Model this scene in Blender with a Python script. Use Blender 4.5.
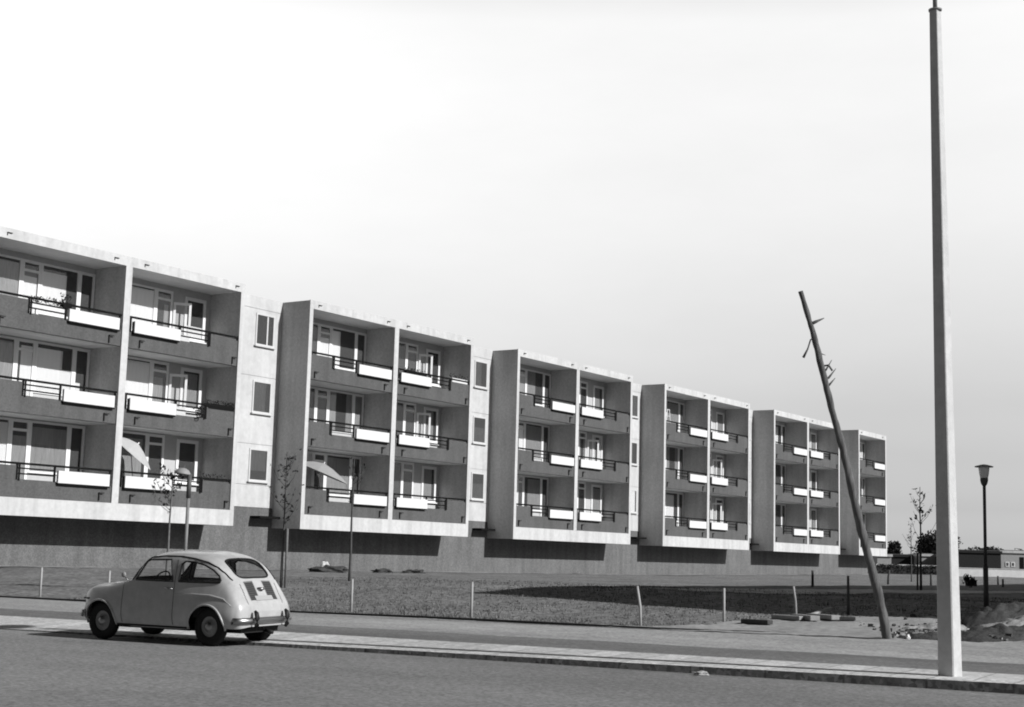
import bpy, bmesh, math, random
import numpy as np
from mathutils import Vector, Matrix, noise
R = math.radians
scene = bpy.context.scene
for o in list(bpy.data.objects): bpy.data.objects.remove(o)
COL = scene.collection

# ------------------------------------------------------------------ camera
EYE = 1.4
F_PX, PITCH, ROLL = 1483.05, 0.13743, 0.02743
cam_d = bpy.data.cameras.new('camera'); cam = bpy.data.objects.new('camera', cam_d); COL.objects.link(cam)
cam_d.sensor_fit = 'HORIZONTAL'; cam_d.sensor_width = 36.0; cam_d.lens = F_PX/1024*36.0
cam_d.clip_start = 0.1; cam_d.clip_end = 4000
cam.matrix_world = Matrix.Translation((0, 0, EYE)) @ Matrix.Rotation(R(90)+PITCH, 4, 'X') @ Matrix.Rotation(ROLL, 4, 'Z')
scene.camera = cam

# ------------------------------------------------------------------ sky, sun, exposure
SUN_AZ, SUN_EL = R(-26.4), R(30.8)          # azimuth measured from +X
SUNV = Vector((math.cos(SUN_AZ)*math.cos(SUN_EL), math.sin(SUN_AZ)*math.cos(SUN_EL), math.sin(SUN_EL)))
world = bpy.data.worlds.new('World'); scene.world = world; world.use_nodes = True
wn = world.node_tree; wn.nodes.clear()
def wnode(t): return wn.nodes.new(t)
sky = wnode('ShaderNodeTexSky'); sky.sky_type = 'NISHITA'; sky.sun_disc = False
sky.sun_elevation = SUN_EL; sky.sun_rotation = R(90) - SUN_AZ
sky.air_density = 1.0; sky.dust_density = 2.0; sky.ozone_density = 1.0
bw = wnode('ShaderNodeRGBToBW')
geo = wnode('ShaderNodeTexCoord'); sep = wnode('ShaderNodeSeparateXYZ')
ramp = wnode('ShaderNodeValToRGB')            # how the film of the time saw the hazy summer sky, by height above the horizon
cr = ramp.color_ramp
SKY_STOPS = [(0.0, 4.5), (0.0128, 3.6), (0.02, 3.0), (0.04, 2.12), (0.073, 1.88), (0.107, 2.03), (0.172, 2.80), (0.235, 3.72), (0.295, 4.45), (0.35, 5.0), (0.43, 3.4), (0.60, 0.32), (1.0, 0.16)]
cr.elements[0].position = 0; cr.elements[1].position = 1
for pos, v in SKY_STOPS[1:-1]: cr.elements.new(pos)
for e, (pos, v) in zip(cr.elements, SKY_STOPS):
    e.position = pos; e.color = (v/5, v/5, v/5, 1)
mul = wnode('ShaderNodeMath'); mul.operation = 'MULTIPLY'
mul2 = wnode('ShaderNodeMath'); mul2.operation = 'MULTIPLY'; mul2.inputs[1].default_value = 5.0
bg = wnode('ShaderNodeBackground'); bg.inputs['Strength'].default_value = 0.09
wout = wnode('ShaderNodeOutputWorld')
wn.links.new(sky.outputs[0], bw.inputs[0]); wn.links.new(geo.outputs['Generated'], sep.inputs[0])
wn.links.new(sep.outputs['Z'], ramp.inputs[0]); wn.links.new(bw.outputs[0], mul.inputs[0])
wn.links.new(ramp.outputs['Color'], mul.inputs[1])
azr = wnode('ShaderNodeMapRange')                # sky kept bright ahead, dimmed overhead and behind to deepen the shade
azr.inputs['From Min'].default_value = -.2; azr.inputs['From Max'].default_value = .75; azr.inputs['To Min'].default_value = .09; azr.inputs['To Max'].default_value = 1.0
mul3 = wnode('ShaderNodeMath'); mul3.operation = 'MULTIPLY'
wn.links.new(sep.outputs['Y'], azr.inputs['Value']); wn.links.new(mul.outputs[0], mul3.inputs[0]); wn.links.new(azr.outputs[0], mul3.inputs[1])
cn = wnode('ShaderNodeTexNoise'); cn.inputs['Scale'].default_value = 3.2; cn.inputs['Detail'].default_value = 7; cn.inputs['Roughness'].default_value = .6   # faint uneven haze
cmap = wnode('ShaderNodeMapping'); cmap.inputs['Scale'].default_value = (1, 1, 3.0); wn.links.new(geo.outputs['Generated'], cmap.inputs[0]); wn.links.new(cmap.outputs[0], cn.inputs['Vector'])
cmr = wnode('ShaderNodeMapRange'); cmr.inputs['From Min'].default_value = .3; cmr.inputs['From Max'].default_value = .7; cmr.inputs['To Min'].default_value = .965; cmr.inputs['To Max'].default_value = 1.035
wn.links.new(cn.outputs['Fac'], cmr.inputs['Value'])
mul4 = wnode('ShaderNodeMath'); mul4.operation = 'MULTIPLY'; wn.links.new(mul3.outputs[0], mul4.inputs[0]); wn.links.new(cmr.outputs[0], mul4.inputs[1])
wn.links.new(mul4.outputs[0], mul2.inputs[0])
wn.links.new(mul2.outputs[0], bg.inputs['Color']); wn.links.new(bg.outputs[0], wout.inputs[0])
sun_d = bpy.data.lights.new('sun', 'SUN'); sun_d.energy = 5.0; sun_d.angle = R(0.5); sun_d.color = (1, 1, 1)
sun = bpy.data.objects.new('sun', sun_d); COL.objects.link(sun)
sun.rotation_euler = (-SUNV).to_track_quat('-Z', 'Y').to_euler(); sun.location = (60, -30, 60)
scene.render.engine = 'CYCLES'
scene.view_settings.view_transform = 'Standard'; scene.view_settings.look = 'None'
scene.view_settings.gamma = 1; scene.view_settings.use_curve_mapping = False
scene.view_settings.exposure = 0.0
scene.cycles.filter_width = 1.9             # the soft definition of the old print
scene.render.resolution_x, scene.render.resolution_y = 1024, 707

# ------------------------------------------------------------------ materials (black and white photograph: everything is a grey)
MATS = {}
def mat(name, val, rough=0.8, var=0.0, scale=8.0, bump=0.0, bscale=None, stretch=None, spec=0.3, stain=0.0, stain_scale=0.6, metal=0.0, coat=0.0, streak=0.0, joint=0.0, grit=0.0, gamp=.38):
    if name in MATS: return MATS[name]
    m = bpy.data.materials.new(name); m.use_nodes = True; nt = m.node_tree
    b = nt.nodes['Principled BSDF']; MATS[name] = m
    b.inputs['Roughness'].default_value = rough; b.inputs['Metallic'].default_value = metal
    b.inputs['Specular IOR Level'].default_value = spec; b.inputs['Coat Weight'].default_value = coat
    b.inputs['Base Color'].default_value = (val, val, val, 1)
    if var or bump or stain or streak or joint or grit:
        tc = nt.nodes.new('ShaderNodeTexCoord'); src = tc.outputs['Object']
        if stretch:
            mp = nt.nodes.new('ShaderNodeMapping'); mp.inputs['Scale'].default_value = stretch
            nt.links.new(src, mp.inputs[0]); src = mp.outputs[0]
        def nz(sc, det=6):
            n = nt.nodes.new('ShaderNodeTexNoise'); n.inputs['Scale'].default_value = sc
            n.inputs['Detail'].default_value = det; n.inputs['Roughness'].default_value = .65
            nt.links.new(src, n.inputs['Vector']); return n.outputs['Fac']
        fac = nz(scale)
        mr = nt.nodes.new('ShaderNodeMapRange'); mr.inputs['From Min'].default_value = .28; mr.inputs['From Max'].default_value = .72
        mr.inputs['To Min'].default_value = val*(1-var); mr.inputs['To Max'].default_value = val*(1+var)
        nt.links.new(fac, mr.inputs['Value']); out = mr.outputs[0]
        if stain:
            st = nz(stain_scale, 5)
            mr2 = nt.nodes.new('ShaderNodeMapRange'); mr2.inputs['From Min'].default_value = .35; mr2.inputs['From Max'].default_value = .65
            mr2.inputs['To Min'].default_value = 1-stain; mr2.inputs['To Max'].default_value = 1+stain*.5
            nt.links.new(st, mr2.inputs['Value'])
            mm = nt.nodes.new('ShaderNodeMath'); mm.operation = 'MULTIPLY'
            nt.links.new(out, mm.inputs[0]); nt.links.new(mr2.outputs[0], mm.inputs[1]); out = mm.outputs[0]
        def times(o_, x_):
            k_ = nt.nodes.new('ShaderNodeMath'); k_.operation = 'MULTIPLY'; nt.links.new(o_, k_.inputs[0]); nt.links.new(x_, k_.inputs[1]); return k_.outputs[0]
        def ranged(x_, a_, b__, lo, hi):
            k_ = nt.nodes.new('ShaderNodeMapRange'); k_.inputs['From Min'].default_value = a_; k_.inputs['From Max'].default_value = b__
            k_.inputs['To Min'].default_value = lo; k_.inputs['To Max'].default_value = hi; nt.links.new(x_, k_.inputs['Value']); return k_.outputs[0]
        if streak:                                   # rain streaks: noise drawn out along the vertical
            mp2 = nt.nodes.new('ShaderNodeMapping'); mp2.inputs['Scale'].default_value = (2.6, 2.6, .22); nt.links.new(tc.outputs['Object'], mp2.inputs[0])
            sn = nt.nodes.new('ShaderNodeTexNoise'); sn.inputs['Scale'].default_value = 1.0; sn.inputs['Detail'].default_value = 5; nt.links.new(mp2.outputs[0], sn.inputs['Vector'])
            out = times(out, ranged(sn.outputs['Fac'], .42, .66, 1.0, 1-streak))
        if grit:                                     # single light and dark chippings
            wn_ = nt.nodes.new('ShaderNodeTexVoronoi'); wn_.inputs['Scale'].default_value = grit; nt.links.new(tc.outputs['Object'], wn_.inputs['Vector'])
            b2 = nt.nodes.new('ShaderNodeRGBToBW'); nt.links.new(wn_.outputs['Color'], b2.inputs[0]); out = times(out, ranged(b2.outputs[0], .15, .85, 1-gamp, 1+gamp))
        if joint:                                    # stone joints every `joint` metres along x
            sx = nt.nodes.new('ShaderNodeSeparateXYZ'); nt.links.new(tc.outputs['Object'], sx.inputs[0])
            pm = nt.nodes.new('ShaderNodeMath'); pm.operation = 'PINGPONG'; pm.inputs[1].default_value = joint/2; nt.links.new(sx.outputs['X'], pm.inputs[0])
            out = times(out, ranged(pm.outputs[0], 0, .022, .45, 1.0))
            fl = nt.nodes.new('ShaderNodeMath'); fl.operation = 'DIVIDE'; fl.inputs[1].default_value = joint; nt.links.new(sx.outputs['X'], fl.inputs[0])
            f2 = nt.nodes.new('ShaderNodeMath'); f2.operation = 'FLOOR'; nt.links.new(fl.outputs[0], f2.inputs[0])
            wh = nt.nodes.new('ShaderNodeTexWhiteNoise'); wh.noise_dimensions = '1D'; nt.links.new(f2.outputs[0], wh.inputs['W'])
            out = times(out, ranged(wh.outputs['Value'], 0, 1, .86, 1.1))
        nt.links.new(out, b.inputs['Base Color'])
        if bump:
            bn = nt.nodes.new('ShaderNodeBump'); bn.inputs['Strength'].default_value = bump; bn.inputs['Distance'].default_value = .02
            nt.links.new(nz(bscale or scale*3), bn.inputs['Height']); nt.links.new(bn.outputs[0], b.inputs['Normal'])
    return m
def glass(name, tint, glossy_rough=0.02, refl=0.12):
    m = bpy.data.materials.new(name); m.use_nodes = True; nt = m.node_tree; MATS[name] = m
    nt.nodes.clear()
    t = nt.nodes.new('ShaderNodeBsdfTransparent'); t.inputs[0].default_value = (tint, tint, tint, 1)
    g = nt.nodes.new('ShaderNodeBsdfGlossy'); g.inputs['Roughness'].default_value = glossy_rough
    lwf = nt.nodes.new('ShaderNodeLayerWeight'); lwf.inputs[0].default_value = .5
    lw = nt.nodes.new('ShaderNodeMath'); lw.operation = 'POWER'; lw.inputs[1].default_value = 4.5; nt.links.new(lwf.outputs['Facing'], lw.inputs[0])
    mb_ = nt.nodes.new('ShaderNodeMath'); mb_.operation = 'MULTIPLY'; mb_.inputs[1].default_value = .75; nt.links.new(lw.outputs[0], mb_.inputs[0]); lw = mb_
    ma = nt.nodes.new('ShaderNodeMath'); ma.operation = 'ADD'; ma.inputs[1].default_value = refl*.4; ma.use_clamp = True
    mx = nt.nodes.new('ShaderNodeMixShader'); o = nt.nodes.new('ShaderNodeOutputMaterial')
    nt.links.new(lw.outputs[0], ma.inputs[0]); nt.links.new(ma.outputs[0], mx.inputs[0])
    nt.links.new(t.outputs[0], mx.inputs[1]); nt.links.new(g.outputs[0], mx.inputs[2]); nt.links.new(mx.outputs[0], o.inputs[0])
    return m

M_WHITE = mat('white_render', .56, .85, .10, 6.0, .15, 30, stain=.06, stain_scale=.35, streak=.16)
M_PANELW = mat('white_concrete_panel', .56, .85, .10, 5.0, .2, 40, stain=.08, stain_scale=.5, streak=.13)
M_SIDE = mat('grey_rough_plaster', .50, .9, .14, 9.0, .5, 45, stain=.08, stain_scale=.4, streak=.14, grit=26, gamp=.08)
M_BALC = mat('dark_pebble_dash', .110, .9, .13, 9.0, .8, 60, stain=.10, stain_scale=.5, grit=26, gamp=.12, streak=.15)
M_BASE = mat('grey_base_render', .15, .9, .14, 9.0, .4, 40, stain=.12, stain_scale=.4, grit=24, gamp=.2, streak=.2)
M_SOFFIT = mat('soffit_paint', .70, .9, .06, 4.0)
M_LOGGIA = mat('loggia_back_wall', .48, .9, .06, 6.0)
M_FRAME = mat('white_window_paint', .80, .5, .03, 5.0)
M_RAIL = mat('black_railing_paint', .008, .7, spec=.08)
M_BOX = mat('white_planter_board', .68, .6, .05, 4.0, stain=.05)
M_SPOUT = mat('dark_lead_pipe', .02, .6)
M_CURT = mat('net_curtain', .82, .9, .08, 4.0, stretch=(14, 14, .3))
M_CURT2 = mat('patterned_curtain', .30, .9, .35, 5.0, stretch=(12, 12, .4))
M_CURT3 = mat('dim_curtain', .12, .9, .35, 5.0, stretch=(12, 12, .4))
M_DARK = mat('painted_room_dark', .075, .9)  # darkness of a room put into the colour of flat sheets
M_GLASS = glass('window_glass', .95)
M_CARGLASS = glass('car_glass', .96)
M_ROOF = mat('roof_felt', .10, .9, .2, 3.0)

# ------------------------------------------------------------------ object helpers
def tag(o, label=None, cat=None, group=None, kind=None):
    if label: o['label'] = label
    if cat: o['category'] = cat
    if group: o['group'] = group
    if kind: o['kind'] = kind
    return o
def empty(name, loc=(0, 0, 0), rz=0, label=None, cat=None, group=None):
    o = bpy.data.objects.new(name, None); COL.objects.link(o); o.location = loc; o.rotation_euler = (0, 0, rz)
    o.empty_display_size = .2
    return tag(o, label, cat, group)
class MB:
    def __init__(s): s.v = []; s.f = []; s.mi = []; s.mats = []; s.sm = []
    def mid(s, m):
        if m not in s.mats: s.mats.append(m)
        return s.mats.index(m)
    def add(s, vs, fs, m, smooth=False):
        k = len(s.v); i = s.mid(m); s.v += [tuple(p) for p in vs]
        for f in fs: s.f.append([a+k for a in f]); s.mi.append(i); s.sm.append(smooth)
        return s
    def box(s, x0, x1, y0, y1, z0, z1, m):
        vs = [(x, y, z) for z in (z0, z1) for x, y in ((x0, y0), (x1, y0), (x1, y1), (x0, y1))]
        return s.add(vs, [(3, 2, 1, 0), (4, 5, 6, 7), (0, 1, 5, 4), (1, 2, 6, 5), (2, 3, 7, 6), (3, 0, 4, 7)], m)
    def obox(s, c, half, rot, m):
        vs = [tuple(Vector(c) + rot @ Vector((sx*half[0], sy*half[1], sz*half[2]))) for sz in (-1, 1) for sx, sy in ((-1, -1), (1, -1), (1, 1), (-1, 1))]
        return s.add(vs, [(3, 2, 1, 0), (4, 5, 6, 7), (0, 1, 5, 4), (1, 2, 6, 5), (2, 3, 7, 6), (3, 0, 4, 7)], m)
    def tube(s, pts, r, m, n=8, cap=True):
        pts = [Vector(p) for p in pts]; rs = r if isinstance(r, (list, tuple)) else [r]*len(pts)
        vs = []; fs = []; ref = None
        for i, p in enumerate(pts):
            d = (pts[min(i+1, len(pts)-1)] - pts[max(i-1, 0)]).normalized()
            if ref is None: ref = Vector((0, 0, 1)) if abs(d.z) < .9 else Vector((1, 0, 0))
            a = d.cross(ref).normalized(); b = d.cross(a).normalized(); ref = -b if False else ref
            for k in range(n):
                t = 2*math.pi*k/n; vs.append(p + (a*math.cos(t) + b*math.sin(t))*rs[i])
        for i in range(len(pts)-1):
            for k in range(n): fs.append((i*n+k, i*n+(k+1) % n, (i+1)*n+(k+1) % n, (i+1)*n+k))
        if cap: fs.append(tuple(range(n))[::-1]); fs.append(tuple((len(pts)-1)*n+k for k in range(n)))
        return s.add(vs, fs, m, True)
    def lathe(s, prof, m, c=(0, 0, 0), n=24, axis='z', smooth=True):
        vs = []; fs = []; c = Vector(c)
        for r_, z_ in prof:
            for k in range(n):
                t = 2*math.pi*k/n; x, y = r_*math.cos(t), r_*math.sin(t)
                vs.append(c + (Vector((x, y, z_)) if axis == 'z' else Vector((x, z_, y))))
        for i in range(len(prof)-1):
            for k in range(n): fs.append((i*n+k, i*n+(k+1) % n, (i+1)*n+(k+1) % n, (i+1)*n+k))
        return s.add(vs, fs, m, smooth)
    def mesh(s, name):
        me = bpy.data.meshes.new(name); me.from_pydata(s.v, [], s.f)
        for m in s.mats: me.materials.append(m)
        me.polygons.foreach_set('material_index', s.mi); me.polygons.foreach_set('use_smooth', s.sm)
        me.update(); return me
    def build(s, name, parent=None, loc=(0, 0, 0), rz=0, fix=False):
        me = s.mesh(name)
        if fix:
            bm = bmesh.new(); bm.from_mesh(me); bmesh.ops.recalc_face_normals(bm, faces=bm.faces); bm.to_mesh(me); bm.free()
        return link(name, me, parent, loc, rz)
def link(name, me, parent=None, loc=(0, 0, 0), rz=0):
    o = bpy.data.objects.new(name, me); COL.objects.link(o); o.location = loc; o.rotation_euler = (0, 0, rz)
    if parent: o.parent = parent
    return o
def kids(o): return [c for c in bpy.data.objects if c.parent == o]

# ------------------------------------------------------------------ ground: street frame (s along the kerb, q across it, away from the camera)
STREET_RZ = math.atan2(-.4683, .8836)
def sq(x, y): return .8836*x - .4683*y, .4683*x + .8836*y
def xy(s, q): return .8836*s + .4683*q, -.4683*s + .8836*q
def kerb_h(s): return min(.115, max(.015, .115 + (s+3.0)*.0062))
def H(x, y):
    s, q = sq(x, y)
    w = min(1, max(0, (q-26.4)/9.6)); z = .13 + .56*w
    f = min(1, max(0, (q-80)/50)); return z + .36*f
def sheet(name, svals, qfun, zfun, m):
    vs = []; fs = []; nq = None
    for s in svals:
        qs = qfun(s); nq = len(qs)
        for q in qs: vs.append((s, q, zfun(s, q)))
    for i in range(len(svals)-1):
        for j in range(nq-1):
            a = i*nq+j; fs.append((a, a+nq, a+nq+1, a+1))
    mb = MB().add(vs, fs, m, True); o = mb.build(name, rz=STREET_RZ); return tag(o, kind='structure')
def lin(a, b, n): return [a + (b-a)*i/(n-1) for i in range(n)]

M_ROAD = mat('asphalt_road', .22, .9, .35, 20.0, .6, 90, stain=.28, stain_scale=.20, stretch=(.45, 1, 1), grit=30, gamp=.26)
M_GUT = mat('shaded_kerb_face', .20, .9, .35, 7.0, .3, 60, joint=1.0, grit=18)  # kerb stone darkened on its face, shade put into the colour
M_KERB = mat('kerb_stone_top', .54, .85, .2, 9.0, .2, 60, joint=1.0, grit=20)
M_STRIP = mat('pale_paving', .54, .85, .2, 10.0, .2, 80, stain=.14, stain_scale=.6, joint=.5, grit=18, gamp=.2)
M_PATH = mat('dark_path_asphalt', .165, .9, .3, 14.0, .4, 160, stain=.22, stain_scale=.35, stretch=(.3, 1, 1), grit=24, gamp=.26)
M_WALK = mat('grit_footway', .33, .9, .25, 12.0, .4, 90, stain=.22, stain_scale=.4, stretch=(.3, 1, 1), grit=22, gamp=.24)
M_LAWN = mat('mown_grass', .185, .95, .35, 9.0, .6, 45, stain=.25, stain_scale=.35, grit=9)
M_SAND = mat('pale_sand', .33, .95, .3, 7.0, .8, 26, stain=.2, stain_scale=.7)
M_EARTH = mat('dug_earth', .065, .95, .45, 14.0, .8, 30, stain=.3, stain_scale=1.2)
M_GRAVEL = mat('edge_gravel', .36, .95, .5, 5.0, .6, 30)

QK = 18.35
sheet('road', lin(-400, 300, 36), lambda s: [-60, -10, 0, 8, 12, 16, QK], lambda s, q: 0, M_ROAD)
SV = lin(-90, -26, 9) + lin(-25, 12, 75) + lin(13, 90, 9)
sheet('kerb', SV, lambda s: [QK, QK+.012], lambda s, q: -.02 if q < QK+.006 else kerb_h(s), M_GUT)
sheet('kerb_top', SV, lambda s: [QK+.012, QK+.16], lambda s, q: kerb_h(s) + (q-QK)*.02, M_KERB)
sheet('pavement', SV, lambda s: [QK+.175, 19.0, 19.6, 20.15], lambda s, q: kerb_h(s) + (.11-kerb_h(s))*min(1, (q-QK)/1.8)**1.0 - .004*(q < QK+.2), M_STRIP)
sheet('cycle_path', SV, lambda s: [20.15 - .02, 20.8, 21.6, 22.5 + .07*math.sin(s*1.7)], lambda s, q: .106, M_PATH)
sheet('footpath', SV, lambda s: [22.42, 23.4, 24.4, 25.4, 26.75 + .12*noise.noise(Vector((s*1.5, 0, 0)))], lambda s, q: .103 + .045*max(0, min(1, (q-22.3)/4.4)), M_WALK)
# the gap between kerb stone and slabs, and everything under the sheets: one great ground sheet
def lawn_z(s, q):
    x, y = xy(s, q)
    if q < 26.3: return -.12
    n = noise.noise(Vector((s*.35, q*.35, 0)))*.035 + noise.noise(Vector((s*1.3, q*1.3, 3)))*.018
    return H(x, y) + n*min(1, (q-26.3)/1.5) - .012
sl = [-600, -300, -150, -90] + lin(-60, -26, 18) + lin(-25, 30, 150) + lin(31, 80, 26) + [110, 180, 350, 700]
ql = [-300, -60, 18, 26.29, 26.3] + lin(26.6, 50, 80) + lin(51, 130, 40) + [160, 250, 500, 1500]
sheet('lawn', sl, lambda s: ql, lawn_z, M_LAWN)

def inside(poly, x, y):
    c = False; n = len(poly)
    for i in range(n):
        x1, y1 = poly[i]; x2, y2 = poly[(i+1) % n]
        if (y1 > y) != (y2 > y) and x < (x2-x1)*(y-y1)/(y2-y1)+x1: c = not c
    return c
def patch(name, poly, step, lift, m, rough=0.0, amp=0.0):
    xs = [p[0] for p in poly]; ys = [p[1] for p in poly]
    nx = int((max(xs)-min(xs))/step)+2; ny = int((max(ys)-min(ys))/step)+2
    vs = []; fs = []; idx = {}
    def vid(i, j):
        if (i, j) not in idx:
            x = min(xs)+i*step; y = min(ys)+j*step; s, q = sq(x, y)
            n = noise.noise(Vector((x*2.1, y*2.1, 5)))*amp + noise.noise(Vector((x*6, y*6, 9)))*amp*.6
            idx[(i, j)] = len(vs); vs.append((x, y, max(lawn_z(s, q), H(x, y)-.02)+lift+n))
        return idx[(i, j)]
    for i in range(nx):
        for j in range(ny):
            x = min(xs)+(i+.5)*step; y = min(ys)+(j+.5)*step
            jx = noise.noise(Vector((x*.9, y*.9, 1)))*rough + noise.noise(Vector((x*4, y*4, 2)))*rough*.4
            jy = noise.noise(Vector((x*.9, y*.9, 7)))*rough
            if inside(poly, x+jx, y+jy): fs.append((vid(i, j), vid(i+1, j), vid(i+1, j+1), vid(i, j+1)))
    o = MB().add(vs, fs, m, True).build(name); return tag(o, kind='structure')
SAND = [(-3, 31.6), (.5, 30.1), (2.63, 29.3), (3.85, 29.75), (4.72, 30.3), (5.74, 30.9), (6.71, 31.2), (7.9, 31.0), (8.9, 30.9), (9.4, 30.2), (9.6, 28.2), (10.5, 26.5),
        (14, 24.0), (12, 23.2), (9.3, 24.5), (5, 26.8), (0, 29.6), (-3, 31.2)]
patch('sand_verge', SAND, .12, .02, M_SAND, .25, .02)
patch('park_path', [(3.9, 40.9), (5.1, 39.6), (7.2, 38.9), (11.65, 44.6), (18, 52.7), (30, 68), (50, 98), (47, 102), (28, 71), (18.6, 56.4), (13.9, 52.8), (11.7, 50.4), (8.6, 47), (5.6, 44.3)], .35, .012, M_STRIP, .2)

# grass: short uneven blades over the nearer lawn
def grass():
    rng = np.random.default_rng(3); N = 75000
    s = rng.uniform(-26, 14, N); q = 26.8 + (rng.random(N)**1.7)*16
    vs = []; fs = []
    for a, b in zip(s, q):
        x, y = xy(a, b)
        if inside(SAND, x, y): continue
        tall = noise.noise(Vector((x*1.7, y*1.7, 11))) > .33 or (b < 27.6 and noise.noise(Vector((x*2.2, 0, 8))) > .1)
        if noise.noise(Vector((x*.8, y*.8, 4))) < -.25 and random.random() < .7: continue
        z = lawn_z(a, b); h = rng.uniform(.015, .045)*(1.7 if tall else 1); w = rng.uniform(.008, .02); an = rng.uniform(0, math.pi)
        dx, dy = math.cos(an)*w, math.sin(an)*w; lx, ly = rng.normal(0, .025, 2); k = len(vs)
        vs += [(x-dx, y-dy, z-.01), (x+dx, y+dy, z-.01), (x+lx, y+ly, z+h)]; fs.append((k, k+1, k+2))
    o = MB().add(vs, fs, mat('grass_blades', .155, .8, .3, 3.0)).build('lawn_grass')
    tag(o, 'short uneven lawn grass between the footway and the apartment block', None, None, 'stuff'); o['category'] = 'grass'
random.seed(5); grass()

# ------------------------------------------------------------------ apartment block
X0, Y0, ANG = -8.3308, 59.9326, 0.97568
PB, WB, FB, DB = 15.3511, 11.5706, 5.7398, 1.516      # bay pitch, bay width, fin position, bay projection
GZ = .55
ZR, ZF, ZT, ZB, ST = 11.69, 11.34, 2.94, 2.35, 2.75
bld = empty('apartment_building', (X0, Y0, GZ), ANG,
    'long four storey apartment block with projecting bays of dark fronted balconies', 'building')
def B(z): return z - GZ
TH = .20; FIN = .30
BAYS = [(-1, 2), (0, 2), (1, 2), (2, 2), (3, 2), (4, 1)]
def t0_of(b): return b*PB
END = 4*PB + FB + FIN/2
START = -1*PB - .0
# main body: base wall, white stair fronts, plain rear volume
mb = MB()
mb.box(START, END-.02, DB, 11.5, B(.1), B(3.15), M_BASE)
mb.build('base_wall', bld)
mb = MB()
for b, n in BAYS:                                   # wall behind the loggias
    w = WB if n == 2 else FB+FIN/2-.02
    mb.box(t0_of(b)+.05, t0_of(b)+w-.05, DB+.09, 11.4, B(3.153), B(ZF+.02), M_LOGGIA)
mb.build('loggia_wall', bld)
mb = MB(); mb.box(START+.05, END-.07, DB+.5, 11.3, B(ZF+.03), B(ZR-.08), M_ROOF); mb.build('roof', bld)
for b, n in BAYS:
    t0 = t0_of(b); m = MB()
    w = WB if n == 2 else FB+FIN/2
    # side walls: white front edge, rough grey flanks
    for x0, x1 in ((0, TH), (w-TH, w)):
        m.box(t0+x0, t0+x1, .012, DB+.12, B(ZB+.01), B(ZR-.02), M_SIDE)
        m.box(t0+x0-.006, t0+x1+.006, -.03, .012, B(ZT+.002), B(ZF-.002), M_WHITE)
    if n == 2:
        m.box(t0+FB-FIN/2+.006, t0+FB+FIN/2-.006, .012, DB+.12, B(ZB+.06), B(ZF), M_SIDE)
        m.box(t0+FB-FIN/2, t0+FB+FIN/2, -.03, .012, B(ZT+.002), B(ZF-.002), M_WHITE)
    m.box(t0-.006, t0+w+.006, -.03, .012, B(ZB), B(ZT), M_WHITE)            # white band at the foot
    m.box(t0-.006, t0+w+.006, -.03, .012, B(ZF), B(ZR), M_WHITE)            # fascia
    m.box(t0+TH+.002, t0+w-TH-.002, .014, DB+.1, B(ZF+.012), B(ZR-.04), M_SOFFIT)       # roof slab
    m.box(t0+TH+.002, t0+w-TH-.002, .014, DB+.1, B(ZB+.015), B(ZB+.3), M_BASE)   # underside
    m.build('projecting_bay', bld)
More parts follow.
